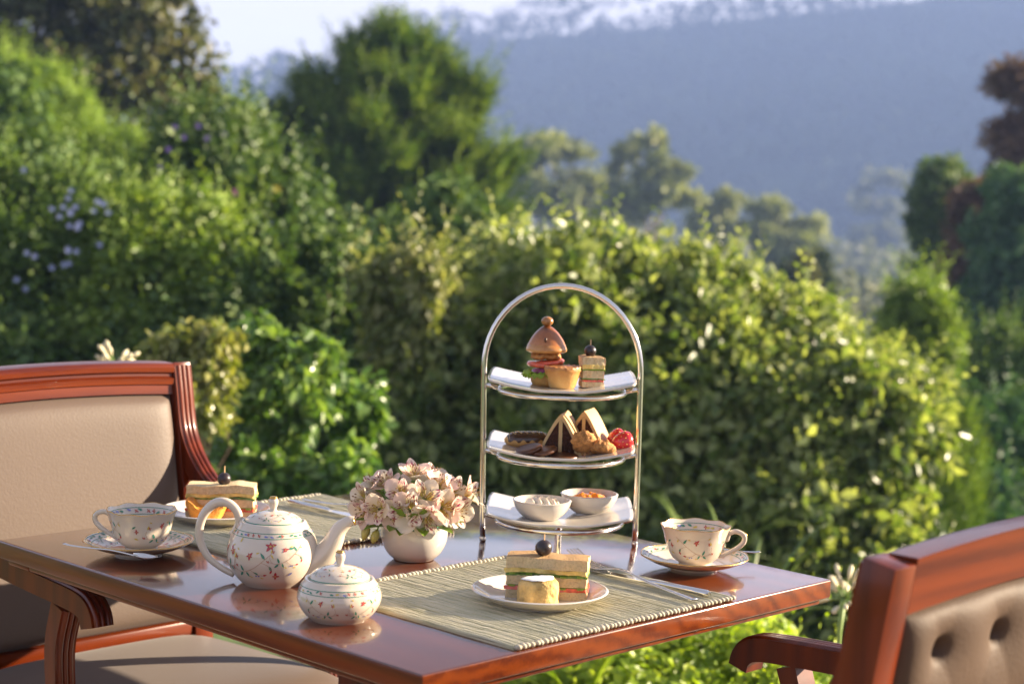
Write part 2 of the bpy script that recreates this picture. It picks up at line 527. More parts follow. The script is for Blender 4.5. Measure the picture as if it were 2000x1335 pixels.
Nn = unit(rdir(len(P)) + np.array([0, -.5, .5])); D = unit(np.cross(Nn, rdir(len(P))))
sets.append((P, D, Nn, L, L * .7))
tag(leaf_mesh('forest', *cat(*sets), M_far), 'hazy dark wood covering the far hill up to its crest', 'forest', kind='stuff')

# ------------------------------------------------------------------ valley trees
M_valley = leafmat('valley_leaf', [(.12, .15, .06), (.26, .29, .12), (.46, .47, .20)], .6, .25, .12, spec=.2)
M_valley2 = leafmat('valley_leaf_pale', [(.08, .10, .05), (.16, .18, .09), (.26, .26, .14)], .6, .25, .12, spec=.2)
def far_tree(name, label, base, blobs, n, per, sig, L, mat, bark, group=None, r0=.35, cat_='tree', ratio=.6, rnd=1.1, kw={}, sh=None):
    base = (base[0], base[1], ground_z(base[0], base[1]) - .05)
    t = thing(name, label, cat_, base, 0, group)
    tips = [b[0] for b in blobs]
    if cat_ in ('shrub', 'bush', 'hedge'): blobs = lumpy(blobs, 6, .30 if sh else .46)
    elif cat_ == 'climber': blobs = lumpy(blobs, 4, .4)
    elif cat_ == 'vine': blobs = airy(blobs, 5, .5, .9)
    elif group: blobs = airy(blobs, 5)
    a = blob_leaves(blobs, n, per, sig, L, ratio, rnd=rnd, **kw)
    if sh: a = cat(a, shoots(blobs, *sh))
    elif cat_ in ('shrub', 'bush', 'climber'): a = cat(a, shoots(blobs, n // 5, L * 4.5, L * .9, ratio))
    c = leaf_mesh('crown', *a, mat, t, loc=base)
    limbs('trunk', base, tips, r0, bark, t, base)
    return t
GV = 'trees in the valley'
far_tree('umbrella_tree', 'flat-topped hazy valley tree standing left of the clumpy one', (2.382, 105.000, -7.157),
  [((1.894, 105.000, 3.457), (1.860, 2.240, 0.600)), ((0.867, 104.300, 2.675), (1.341, 1.680, 0.536)), ((3.242, 104.600, 2.897), (1.046, 1.680, 0.478)), ((0.010, 105.000, 1.617), (1.350, 1.680, 0.660)), ((1.653, 103.600, 0.928), (1.776, 2.240, 0.740)), ((3.545, 103.600, 1.719), (1.125, 1.680, 0.592)), ((4.483, 104.300, 1.010), (0.894, 1.680, 0.536)), ((0.657, 103.600, -0.279), (2.072, 2.240, 0.888)), ((3.313, 103.600, -0.200), (1.776, 2.240, 0.740))],
  520, 12, .42, .40, M_valley, M_barkpale, GV, .3)
far_tree('clumpy_tree', 'tall airy valley tree with separate round clumps of leaves', (7.828, 99.400, -7.109),
  [((7.223, 99.400, 3.925), (0.738, 1.120, 0.568)), ((5.941, 100.100, 3.055), (0.629, 1.120, 0.458)), ((7.825, 98.700, 2.950), (0.620, 1.120, 0.620)), ((8.805, 99.400, 2.427), (0.625, 1.120, 0.738)), ((5.364, 99.400, 2.183), (0.625, 1.120, 0.398)), ((6.885, 98.700, 1.804), (0.902, 1.120, 0.451)), ((8.163, 98.700, 1.423), (0.846, 1.120, 0.451)), ((5.789, 98.700, 1.016), (0.846, 1.120, 0.451)), ((9.242, 99.400, 0.608), (0.909, 1.120, 0.568)), ((7.216, 98.700, 0.414), (1.128, 1.120, 0.508)), ((5.448, 99.400, -0.212), (1.136, 1.120, 0.568))],
  430, 12, .36, .38, M_valley, M_barkpale, GV, .26)
far_tree('domed_tree', 'small domed hazy tree right of the clumpy valley tree', (13.152, 112.000, -8.046),
  [((12.983, 112.000, 0.119), (1.344, 2.240, 0.704)), ((11.824, 111.300, -0.698), (0.890, 1.680, 0.700)), ((13.118, 111.300, -1.293), (1.590, 2.240, 0.795))], 220, 12, .42, .40, M_valley, M_barkpale, GV, .25)
far_tree('spreading_tree', 'broad sloping hazy tree above the bright hedge slope', (16.201, 108.500, -8.587),
  [((15.202, 108.500, 0.234), (1.054, 2.240, 0.620)), ((16.058, 107.800, -0.497), (1.540, 2.240, 0.739)), ((17.319, 107.800, -1.226), (1.386, 2.240, 0.739)), ((14.548, 107.800, -1.156), (1.386, 2.240, 0.862)), ((16.338, 107.100, -2.305), (2.448, 2.800, 0.979))], 430, 12, .42, .40, M_valley, M_barkpale, GV, .26)
far_tree('pale_tree', 'pale faint tall tree left of the dark trees at right', (68.801, 330.000, -31.061),
  [((64.772, 330.000, 3.743), (2.829, 3.000, 2.263)), ((69.437, 330.000, 4.350), (2.263, 3.000, 1.886)), ((63.095, 330.000, -0.520), (2.074, 3.000, 1.697)), ((68.326, 330.000, -1.770), (3.394, 4.000, 2.074)), ((64.823, 328.000, -5.576), (3.749, 4.000, 2.249)), ((70.099, 328.000, -8.222), (3.186, 4.000, 2.811)), ((63.808, 326.000, -12.063), (4.657, 5.000, 2.794))],
  330, 14, 1.3, 1.0, M_valley2, M_barkpale, GV, .4)
# lower wood on the valley floor, reads as one mass
P_ = blob_leaves([((18.235, 260.000, -10.336), (19.314, 20.000, 4.457)), ((45.497, 250.000, -11.910), (14.286, 20.000, 5.000)), ((24.617, 180.000, -10.517), (13.371, 15.000, 3.086)), ((43.422, 200.000, -12.497), (8.000, 15.000, 4.571)), ((3.124, 240.000, -9.852), (8.229, 15.000, 4.114)), ((22.309, 120.000, -7.776), (5.829, 8.000, 2.057))], 2600, 12, 2.0, 1.2, .6)
tag(leaf_mesh('valley_forest', *P_, M_valley2), 'hazy pale wood on the valley floor behind the hedge', 'forest', kind='stuff')
M_dcon = leafmat('dark_conifer', [(.018, .035, .012), (.032, .06, .018), (.06, .09, .025)], .6, .2, .5, spec=.2)
M_olive = leafmat('olive_small', [(.06, .07, .02), (.11, .115, .03), (.17, .16, .05)], .6, .3, .5, spec=.2)
far_tree('dark_cypress', 'small dark pointed tree rising behind the hedge slope', (8.968, 52.000, -2.649), [((8.887, 52.000, -0.862), (0.238, 0.300, 0.505)), ((8.932, 52.000, -1.530), (0.386, 0.400, 0.535)), ((8.197, 53.000, -1.309), (0.575, 0.500, 0.485))], 320, 16, .16, .14, M_dcon, M_bark, None, .07)
far_tree('olive_sapling', 'small yellow-olive sapling beside the dark pointed tree', (8.265, 50.000, -2.507), [((8.074, 50.000, -0.793), (0.286, 0.300, 0.343)), ((8.242, 50.000, -1.360), (0.286, 0.300, 0.429))], 130, 14, .14, .13, M_olive, M_bark, None, .05)

# ------------------------------------------------------------------ trees at the right
M_dark = leafmat('dark_green_leaf', [(0.047, 0.093, 0.029), (0.083, 0.145, 0.037), (0.164, 0.227, 0.061)], .5, .25, .5, spec=.3)
M_red = leafmat('copper_leaf', [(.085, .045, .032), (.15, .085, .06), (.23, .15, .10)], .6, .3, .6, spec=.2)
M_green = leafmat('mid_green_leaf', [(0.066, 0.121, 0.028), (0.126, 0.203, 0.043), (0.238, 0.319, 0.071)], .5, .3, .5, spec=.3)
M_teal = leafmat('blue_green_leaf', [(0.040, 0.100, 0.049), (0.070, 0.151, 0.067), (0.133, 0.217, 0.083)], .5, .3, .6, spec=.3)
far_tree('dark_tree', 'dark green tree left of the copper-leaved one', (8.230, 34.000, -2.384),
  [((8.072, 34.000, 1.651), (0.408, 0.500, 0.291)), ((7.850, 34.000, 1.258), (0.389, 0.500, 0.350)), ((8.022, 34.000, 0.732), (0.534, 0.700, 0.447)), ((8.207, 34.000, -0.038), (0.602, 0.800, 0.583)), ((8.437, 34.000, 1.131), (0.389, 0.500, 0.389)), ((8.099, 33.000, -0.751), (0.660, 0.800, 0.566))], 900, 16, .2, .13, M_dark, M_bark, None, .16)
far_tree('russet_tree', 'russet-leaved tree standing in front of the dark one', (8.343, 32.000, -2.148),
  [((8.030, 32.000, 1.190), (0.311, 0.400, 0.274)), ((8.343, 32.000, 1.290), (0.329, 0.400, 0.238)), ((8.147, 32.000, 0.693), (0.402, 0.500, 0.421)), ((7.918, 31.500, 0.070), (0.414, 0.500, 0.450)), ((8.523, 32.000, 1.341), (0.311, 0.400, 0.201))], 420, 16, .17, .12, M_red, M_bark, None, .12)
far_tree('copper_tree', 'tall copper-red tree cut by the right edge of the picture', (10.470, 36.000, -2.548),
  [((9.872, 36.000, 3.638), (0.514, 0.600, 0.370)), ((9.678, 36.000, 2.519), (0.370, 0.400, 0.309)), ((10.202, 36.000, 2.280), (0.617, 0.700, 0.473)), ((9.864, 36.000, 1.914), (0.411, 0.500, 0.309)), ((10.480, 36.000, 2.796), (0.617, 0.700, 0.617))], 460, 16, .22, .14, M_red, M_bark, None, .16)
far_tree('green_tree', 'broad dark green tree under the copper one at right', (8.314, 29.000, -2.642),
  [((8.239, 30.000, 1.474), (0.309, 0.500, 0.223)), ((8.269, 29.000, 1.190), (0.580, 0.800, 0.414)), ((7.879, 29.000, 0.766), (0.497, 0.700, 0.414)), ((8.099, 28.500, 0.217), (0.733, 0.900, 0.489)), ((7.723, 28.500, -0.366), (0.570, 0.800, 0.489)), ((8.241, 28.000, -0.558), (0.640, 0.900, 0.560)), ((7.787, 28.000, -1.055), (0.720, 0.800, 0.480)), ((7.390, 28.000, -1.147), (0.480, 0.700, 0.480)), ((8.884, 29.000, 0.548), (0.580, 0.900, 0.911))], 1700, 16, .2, .13, M_teal, M_bark, None, .18)
far_tree('feathery_bush', 'light feathery bush at the right edge above the dark hedge', (5.456, 19.000, -1.944),
  [((5.181, 19.000, -0.407), (0.239, 0.300, 0.250)), ((5.384, 19.000, -0.621), (0.326, 0.400, 0.326)), ((5.690, 19.000, -0.721), (0.326, 0.400, 0.434)), ((4.991, 18.600, -0.857), (0.266, 0.300, 0.266))], 700, 16, .1, .075, M_green, M_bark, None, .06, 'bush')
far_tree('shadow_bush', 'dark blue-green bush behind the tall chair at right', (4.394, 15.500, -2.350),
  [((4.174, 15.500, -0.766), (0.354, 0.500, 0.399)), ((4.493, 15.500, -0.891), (0.399, 0.500, 0.487)), ((3.985, 15.200, -1.172), (0.347, 0.400, 0.391)), ((4.291, 15.000, -1.347), (0.514, 0.500, 0.429)), ((3.787, 15.600, -1.474), (0.401, 0.400, 0.535)), ((4.868, 15.500, -1.196), (0.443, 0.500, 0.620))], 1300, 16, .1, .08, M_teal, M_bark, None, .07, 'bush')

far_tree('low_thicket', 'low dark green thicket at the far right behind the chair rail', (3.633, 13.200, -1.927),
  [((3.540, 13.400, -1.387), (0.421, 0.500, 0.306)), ((4.079, 13.400, -1.292), (0.498, 0.500, 0.345)), ((3.677, 13.000, -1.606), (0.594, 0.500, 0.297)), ((4.626, 13.400, -1.354), (0.574, 0.500, 0.421)), ((4.070, 12.800, -1.623), (0.622, 0.500, 0.293)), ((3.244, 13.400, -1.673), (0.421, 0.400, 0.268))], 1000, 15, .1, .08, M_teal, M_bark, None, .05, 'shrub')

# ------------------------------------------------------------------ upper left
M_gum = leafmat('tall_tree_leaf', [(.034, .050, .016), (.080, .098, .030), (.17, .160, .055)], .5, .3, .35, spec=.3)
far_tree('tall_tree', 'tall brownish-olive tree with sky gaps at upper left', (-6.746, 27.000, -0.468),
  [((-7.311, 27.000, 3.488), (0.694, 0.800, 0.540)), ((-6.473, 27.000, 3.664), (0.694, 0.800, 0.463)), ((-5.623, 26.600, 3.354), (0.532, 0.600, 0.380)), ((-6.696, 26.400, 2.788), (0.679, 0.800, 0.453)), ((-5.917, 26.600, 2.749), (0.608, 0.700, 0.380)), ((-5.244, 27.000, 3.021), (0.401, 0.500, 0.355)), ((-4.821, 27.000, 2.806), (0.293, 0.400, 0.247)), ((-5.350, 26.800, 2.402), (0.398, 0.500, 0.413)), ((-6.021, 26.400, 2.586), (0.528, 0.600, 0.377)), ((-5.754, 26.600, 1.555), (0.456, 0.500, 0.380)), ((-5.020, 27.000, 3.405), (0.309, 0.400, 0.262)), ((-7.619, 27.000, 3.931), (0.771, 0.800, 0.463)), ((-6.631, 27.000, 4.261), (0.926, 0.800, 0.463)), ((-5.561, 27.000, 3.917), (0.463, 0.500, 0.309)), ((-4.929, 27.000, 2.348), (0.231, 0.300, 0.216)), ((-8.225, 27.000, 2.857), (0.617, 0.800, 0.926))],
  680, 13, .24, .18, M_gum, M_bark, None, .26, kw=dict(shell=.2, inside=.1))
M_lime = leafmat('soft_lime_leaf', [(0.109, 0.185, 0.029), (0.189, 0.291, 0.048), (0.305, 0.409, 0.080)], .6, .4, .6, spec=.2)
far_tree('soft_bush', 'rounded soft bright green bush below the tall tree at left', (-4.850, 19.000, -0.710),
  [((-5.354, 19.000, 1.770), (0.597, 0.600, 0.543)), ((-4.764, 18.600, 1.512), (0.478, 0.500, 0.425)), ((-4.339, 18.600, 1.314), (0.425, 0.500, 0.372)), ((-4.946, 18.300, 1.242), (0.575, 0.500, 0.418)), ((-5.787, 19.000, 1.971), (0.434, 0.500, 0.434)), ((-4.474, 18.300, 0.944), (0.680, 0.500, 0.418)), ((-4.152, 18.600, 1.161), (0.255, 0.300, 0.266))],
  2500, 16, .1, .085, M_lime, M_bark, None, .09, 'bush', .35)

# conifer: sweeping branches of feathery sprays
M_con = leafmat('cypress_leaf', [(.030, .072, .014), (.085, .155, .026), (.24, .31, .05)], .5, .36, .9, spec=.25)
cbase = (-1.912, 26.000, -3.809); cbase = (cbase[0], cbase[1], ground_z(0, cbase[1]))
cy = thing('feathery_conifer', 'large feathery conifer rising above the hedges left of centre', 'tree', cbase)
ctips = [(-3.075, 26.190, 2.456), (-3.341, 26.000, 2.073), (-3.603, 25.810, 1.687), (-3.857, 25.610, 1.132), (-4.001, 25.420, 0.622), (-3.783, 25.230, 0.129), (-3.308, 24.840, 0.656), (-3.229, 25.230, 1.366), (-0.494, 24.840, 1.445), (-0.181, 25.230, 1.528), (-0.785, 24.840, 1.718), (-0.334, 24.650, 0.889), (-2.778, 26.190, 2.465), (-2.344, 26.190, 2.992), (-1.905, 26.190, 3.225), (-1.143, 26.000, 2.724), (-1.778, 26.000, 3.106), (-2.378, 25.800, 2.748), (-1.292, 26.000, 2.792), (-0.726, 25.800, 2.507), (-2.901, 26.000, 2.233), (-3.336, 26.000, 1.809), (-0.258, 25.610, 1.566), (-0.388, 25.420, 1.128), (-0.613, 25.800, 2.366), (-3.650, 26.200, 1.285), (-0.336, 25.420, 0.587), (-3.760, 26.000, 0.690), (-0.967, 25.610, 2.203), (-1.978, 25.420, 2.524), (-1.531, 25.230, 2.386), (-2.578, 25.420, 1.933), (-1.139, 24.840, 1.777), (-2.046, 24.660, 1.956), (-1.589, 24.270, 1.478), (-0.899, 24.460, 1.223), (-2.595, 24.660, 1.381), (-3.053, 25.030, 0.944), (-2.132, 24.270, 1.049), (-1.285, 24.070, 0.802), (-0.742, 24.460, 0.602), (-2.877, 24.840, 0.385), (-2.186, 24.270, 0.356), (-1.628, 24.270, 0.234), (-3.352, 25.230, 0.214), (-1.019, 24.660, 0.165), (-2.581, 24.840, -0.174), (-2.060, 26.390, 2.866), (-1.468, 26.390, 3.106)]
bs_, ds_, ls_ = [], [], []
for q, tp in enumerate(ctips):
    tp = np.array(tp); st = np.array(cbase) * np.array([1, 1, 0]) + np.array([0, 0, max(-4.5, tp[2] - .9 - .55 * np.linalg.norm(tp[:2] - np.array(cbase)[:2]))])
    for k in range(135):
        t = RNG.random() ** .5
        p = st + (tp - st) * (.25 + .75 * t) + RNG.normal(size=3) * .26 * (1.15 - t)
        d = unit((tp - st) * .8 + RNG.normal(size=3) * .42 * np.linalg.norm(tp - st) + np.array([0, -.1, .3]))
        bs_.append(p); ds_.append(d); ls_.append(.28 + .30 * RNG.random())
for q, tp in enumerate(ctips):      # the long leading shoots that make its outline ragged
    tp = np.array(tp); out = tp - np.array([cbase[0], cbase[1], tp[2] - 1.2])
    for k in range(4):
        bs_.append(tp + RNG.normal(size=3) * .12); ds_.append(unit(out + RNG.normal(size=3) * .35 * np.linalg.norm(out))); ls_.append(.35 + .4 * RNG.random())
a = sprays(np.array(bs_), np.array(ds_), np.array(ls_), 18, .13, .34)
leaf_mesh('crown', *a, M_con, cy, loc=cbase)
limbs('trunk', cbase, ctips[::2], .2, M_bark, cy, cbase, .1, 8, .2)

# ------------------------------------------------------------------ shrubs of the garden's left side
M_fl_purple = plain('purple_petal', (.20, .10, .40), .5)
M_fl_blue = plain('pale_blue_petal', (.34, .37, .62), .5)
M_fl_pink = plain('pink_petal', (.40, .10, .24), .5)
M_fl_yellow = plain('yellow_petal', (.60, .48, .04), .5)
def blossom(parent, loc, pos, r, mat, face=(0.2, -1, .3)):
    mb = MB()
    q = Vector(face).to_track_quat('Z', 'Y').to_matrix().to_4x4()
    for k in range(5):
        a = k * 2 * math.pi / 5
        c, s_ = math.cos(a), math.sin(a)
        pts = [(0, 0, 0), (.5, .28, .12), (1, .12, .2), (1, -.12, .2), (.5, -.28, .12)]
        mb.add([((x * c - y * s_) * r, (x * s_ + y * c) * r, z * r) for x, y, z in pts], [(0, 1, 2, 3, 4)])
    mb.xf(Matrix.Translation(Vector(pos) - Vector(loc)) @ q)
    return mb.build('blossom', mat, parent, smooth=0)
b0 = (-2.041, 12.600, -1.094)
t = far_tree('flowering_climber', 'dark glossy climber dotted with purple flowers beside the conifer', b0,
  [((-2.116, 12.600, 1.444), (0.324, 0.400, 0.216)), ((-2.311, 12.500, 1.295), (0.214, 0.300, 0.214)), ((-1.887, 12.300, 1.202), (0.316, 0.400, 0.316)), ((-2.112, 12.200, 0.988), (0.314, 0.400, 0.314)), ((-1.707, 12.300, 0.928), (0.281, 0.400, 0.316)), ((-1.827, 12.200, 0.613), (0.383, 0.400, 0.314)), ((-1.559, 12.300, 0.545), (0.316, 0.400, 0.351)), ((-2.413, 12.500, 0.972), (0.179, 0.300, 0.286)), ((-1.996, 12.200, 0.258), (0.523, 0.400, 0.314))],
  2000, 16, .09, .075, M_dark, M_bark, None, .06, 'climber')
for px_ in [(-2.236, 11.750, 1.600), (-2.083, 11.750, 1.611), (-2.275, 11.750, 1.453), (-2.330, 11.750, 1.331), (-2.025, 11.750, 1.533), (-1.915, 11.750, 1.563), (-1.659, 11.400, 1.057), (-2.175, 11.750, 1.535)]:
    blossom(t, t.location, px_, .022, M_fl_purple)
blossom(t, t.location, (-1.576, 11.400, 0.995), .03, M_fl_blue); blossom(t, t.location, (-1.778, 11.400, 1.190), .03, M_fl_pink); blossom(t, t.location, (-1.515, 11.400, 1.220), .03, M_fl_yellow)
b0 = (-2.761, 10.600, -0.744)
t = far_tree('plumbago_bush', 'loose bush with pale blue flower clusters at far left', b0,
  [((-2.924, 10.600, 0.998), (0.333, 0.400, 0.212)), ((-2.566, 10.500, 0.951), (0.300, 0.400, 0.210)), ((-2.295, 10.500, 0.869), (0.210, 0.300, 0.210)), ((-2.753, 10.200, 0.691), (0.379, 0.400, 0.233)), ((-2.344, 10.200, 0.615), (0.321, 0.400, 0.233)), ((-2.812, 10.000, 0.412), (0.400, 0.400, 0.229)), ((-2.410, 10.000, 0.338), (0.371, 0.400, 0.229)), ((-3.224, 10.400, 0.725), (0.267, 0.400, 0.416))],
  2300, 16, .085, .062, M_green, M_bark, None, .05, 'bush', .4)
for (q, r_) in [((-2.284, 9.450, 1.122),7), ((-2.216, 9.450, 1.049),6), ((-2.391, 9.450, 1.051),4), ((-2.524, 9.450, 0.818),6), ((-2.160, 9.450, 0.883),3), ((-2.702, 9.450, 1.297),4), ((-2.403, 9.450, 0.822),2)]:
    for k in range(r_):
        blossom(t, t.location, tuple(np.array(q) + RNG.normal(size=3) * np.array([.07, .04, .06])), .017, M_fl_blue)
M_fresh = leafmat('fresh_green_leaf', [(0.080, 0.149, 0.023), (0.162, 0.249, 0.037), (0.304, 0.399, 0.076)], .45, .35, .9, spec=.4)
far_tree('leafy_shrub', 'mid-green leafy shrub between the blue-flowered bush and the dark climber', (-2.036, 10.200, -0.648),
  [((-2.097, 10.400, 0.997), (0.238, 0.350, 0.178)), ((-1.908, 10.200, 0.833), (0.233, 0.350, 0.204)), ((-2.148, 10.100, 0.714), (0.231, 0.350, 0.202)), ((-1.925, 10.000, 0.583), (0.257, 0.350, 0.200)), ((-1.743, 10.100, 0.668), (0.144, 0.300, 0.202)), ((-2.045, 9.900, 0.386), (0.283, 0.350, 0.198)), ((-1.761, 9.900, 0.366), (0.226, 0.350, 0.198))],
  1700, 16, .075, .06, M_fresh, M_bark, None, .045, 'shrub')
b0 = (-0.963, 9.600, -0.927)
far_tree('undergrowth_shrub', 'dark shady shrub with bare brown stems under the conifer', b0,
  [((-1.237, 9.800, 0.419), (0.336, 0.400, 0.252)), ((-0.969, 9.900, 0.590), (0.311, 0.400, 0.226)), ((-1.040, 9.600, 0.110), (0.411, 0.400, 0.274)), ((-1.428, 9.600, 0.154), (0.274, 0.400, 0.274)), ((-1.187, 9.500, -0.214), (0.461, 0.400, 0.299)), ((-0.751, 9.500, -0.090), (0.326, 0.400, 0.353)), ((-1.626, 9.500, -0.227), (0.353, 0.400, 0.326)), ((-2.061, 9.600, -0.032), (0.494, 0.400, 0.329)), ((-2.587, 9.600, 0.007), (0.494, 0.400, 0.357)), ((-2.422, 9.400, -0.400), (0.698, 0.400, 0.322)), ((-1.452, 9.300, -0.544), (0.691, 0.400, 0.319)), ((-0.644, 9.300, -0.520), (0.531, 0.400, 0.372))],
  3000, 16, .1, .08, M_dark, M_bark, None, .05, 'shrub', kw=dict(back=.5))
M_stem = plain('dry_stem', (.11, .062, .042), .8, var=.3, scale=30)
t = thing('bare_branch', 'bare reddish-brown branches showing below the conifer', 'branch', (-0.778, 9.200, -0.155))
for a_, b_ in [((-0.774, 9.100, 0.073), (-0.966, 9.300, 0.712)), ((-1.008, 9.100, -0.013), (-0.751, 9.300, 0.638)), ((-0.621, 9.100, 0.236), (-0.807, 9.300, 0.743)), ((-1.226, 9.000, -0.242), (-1.154, 9.200, 0.102)), ((-1.017, 9.000, -0.288), (-1.076, 9.200, 0.131))]:
    mb = MB(); A_ = Vector(a_) - t.location; B_ = Vector(b_) - t.location
    mb.tube([A_.lerp(B_, k / 5) + Vector((nz(k, A_.x * 9), 0, nz(k + 7, A_.z * 9))) * .05 for k in range(6)], [.011 - .0015 * k for k in range(6)], 7)
    mb.build('twig', M_stem, t, smooth=180)

# ------------------------------------------------------------------ the large glossy shrub and its neighbours
M_hedge = leafmat('glossy_hedge_leaf', [(.058, .104, .028), (.18, .238, .062), (.44, .475, .20)], .36, .46, 1.3, spec=.5)
b0 = (0.696, 9.000, -0.872)
t = far_tree('broadleaf_shrub', 'huge glossy broad-leaved shrub filling the middle behind the cake stand', b0,
  [((-0.258, 8.900, 0.599), (0.280, 0.500, 0.317)), ((0.020, 9.000, 0.703), (0.283, 0.500, 0.272)), ((0.302, 9.000, 0.737), (0.334, 0.550, 0.259)), ((0.612, 9.000, 0.721), (0.334, 0.550, 0.276)), ((0.875, 9.000, 0.589), (0.334, 0.550, 0.296)), ((1.191, 9.000, 0.443), (0.309, 0.500, 0.296)), ((0.105, 8.600, 0.351), (0.418, 0.500, 0.330)), ((0.617, 8.500, 0.353), (0.461, 0.500, 0.350)), ((1.059, 8.500, 0.302), (0.413, 0.500, 0.350)), ((-0.293, 8.700, 0.287), (0.348, 0.500, 0.358)), ((0.306, 8.400, 0.053), (0.528, 0.500, 0.369)), ((0.915, 8.400, -0.027), (0.480, 0.500, 0.346)), ((-0.226, 8.500, -0.103), (0.389, 0.500, 0.350)), ((0.173, 8.400, -0.344), (0.480, 0.500, 0.253)), ((0.829, 8.400, -0.325), (0.528, 0.500, 0.253)), ((0.035, 8.300, -0.598), (0.617, 0.500, 0.205)), ((0.878, 8.300, -0.572), (0.617, 0.500, 0.205))],
  4700, 13, .10, .074, M_hedge, M_bark, None, .075, 'shrub', .58, sh=(800, .2, .055, .5), kw=dict(back=.15, shell=.22, droop=.45, inside=.14))
far_tree('sloping_shrub', 'right-hand end of the glossy planting sloping down behind the teacup', (1.639, 8.600, -0.745),
  [((1.458, 8.700, 0.305), (0.273, 0.450, 0.262)), ((1.543, 8.600, 0.265), (0.270, 0.450, 0.248)), ((1.769, 8.600, 0.197), (0.209, 0.400, 0.189)), ((1.462, 8.400, 0.210), (0.336, 0.450, 0.300)), ((1.637, 8.400, 0.093), (0.276, 0.450, 0.276)), ((1.363, 8.300, -0.094), (0.356, 0.450, 0.273)), ((1.534, 8.300, -0.162), (0.285, 0.400, 0.228)), ((1.908, 8.700, 0.314), (0.119, 0.300, 0.143)), ((1.455, 8.200, -0.386), (0.398, 0.450, 0.225)), ((1.560, 8.200, -0.601), (0.351, 0.400, 0.180))],
  2300, 13, .10, .072, M_hedge, M_bark, None, .06, 'shrub', .58, sh=(380, .2, .055, .5), kw=dict(back=.15, shell=.22, droop=.45, inside=.14))
M_hang = leafmat('pale_hanging_leaf', [(.085, .115, .032), (.18, .21, .065), (.38, .38, .18)], .4, .4, 1.5, spec=.4)
far_tree('hanging_climber', 'pale pinkish-green climber hanging down left of the glossy shrub', (-0.522, 8.200, -0.230),
  [((-0.626, 8.200, 0.683), (0.037, 0.100, 0.187)), ((-0.547, 8.200, 0.803), (0.042, 0.100, 0.141)), ((-0.489, 8.100, 0.625), (0.037, 0.100, 0.208)), ((-0.410, 8.100, 0.720), (0.046, 0.100, 0.162)), ((-0.574, 8.200, 0.472), (0.033, 0.100, 0.141)), ((-0.361, 8.200, 0.903), (0.094, 0.150, 0.094))],
  210, 13, .07, .058, M_hang, M_stem, None, .012, 'climber', .55, kw=dict(droop=.9))
M_vine = leafmat('sunlit_vine_leaf', [(.10, .14, .03), (.19, .22, .05), (.34, .33, .11)], .3, .4, 1.6, spec=.6)
far_tree('trailing_vine', 'sunlit pale vine cascading just right of the upholstered chair', (-1.094, 6.200, 0.124),
  [((-1.156, 6.200, 0.753), (0.074, 0.140, 0.057)), ((-1.050, 6.100, 0.730), (0.077, 0.140, 0.063)), ((-1.191, 6.200, 0.663), (0.060, 0.120, 0.064)), ((-1.013, 6.100, 0.643), (0.052, 0.120, 0.087)), ((-1.047, 6.100, 0.553), (0.045, 0.100, 0.077)), ((-1.014, 6.200, 0.740), (0.046, 0.100, 0.043)), ((-1.083, 6.100, 0.605), (0.024, 0.080, 0.105)), ((-1.020, 6.100, 0.501), (0.021, 0.060, 0.052)), ((-1.227, 6.200, 0.697), (0.043, 0.100, 0.043))],
  250, 13, .045, .042, M_vine, M_stem, None, .009, 'vine', .55, kw=dict(droop=.8))
M_vine2 = leafmat('green_vine_leaf', [(0.057, 0.134, 0.030), (0.127, 0.229, 0.048), (0.256, 0.364, 0.095)], .3, .38, 1.6, spec=.6)
far_tree('leafy_vine', 'bright green vine hanging in clumps between the chair and the flowers', (-0.817, 6.600, -0.135),
  [((-0.909, 6.600, 0.689), (0.083, 0.140, 0.064)), ((-0.775, 6.600, 0.655), (0.091, 0.140, 0.068)), ((-0.681, 6.600, 0.658), (0.049, 0.100, 0.041)), ((-0.836, 6.500, 0.531), (0.093, 0.140, 0.082)), ((-0.796, 6.500, 0.419), (0.074, 0.120, 0.082)), ((-0.930, 6.500, 0.566), (0.074, 0.120, 0.074)), ((-0.742, 6.500, 0.515), (0.067, 0.120, 0.074))],
  330, 13, .055, .052, M_vine2, M_stem, None, .009, 'vine', .55, kw=dict(droop=.8))
far_tree('shade_plant', 'low green leafy plant in shade behind the bouquet', (-0.716, 6.400, -0.184),
  [((-0.873, 6.400, 0.225), (0.128, 0.150, 0.073)), ((-0.687, 6.400, 0.212), (0.110, 0.150, 0.073)), ((-0.579, 6.800, 0.425), (0.078, 0.150, 0.097)), ((-0.577, 6.400, 0.253), (0.091, 0.150, 0.073)), ((-1.003, 6.400, 0.277), (0.073, 0.120, 0.073))],
  260, 14, .055, .055, M_vine2, M_stem, None, .009, 'plant', .6)
M_thuja = leafmat('thuja_leaf', [(0.065, 0.130, 0.021), (0.130, 0.208, 0.034), (0.221, 0.299, 0.058)], .6, .3, 1.5, spec=.2)
tb = (2.943, 11.500, -1.415); tb = (tb[0], tb[1], ground_z(0, tb[1]))
t = thing('thuja', 'small light green thuja at the right end of the hedge', 'shrub', tb)
q = blob_leaves([((2.867, 11.500, -0.270), (0.118, 0.200, 0.197)), ((2.906, 11.500, -0.504), (0.151, 0.250, 0.263)), ((2.874, 11.400, -0.755), (0.169, 0.300, 0.293))], 340, 1, .02, .1)
leaf_mesh('crown', *sprays(q[0], q[2] + np.array([0, 0, .9]), np.full(len(q[0]), .16), 18, .045, .3), M_thuja, t, loc=tb)
limbs('trunk', tb, [(2.867, 11.500, -0.270), (2.906, 11.500, -0.504)], .04, M_bark, t, tb)
tb = (3.468, 15.000, -1.372)
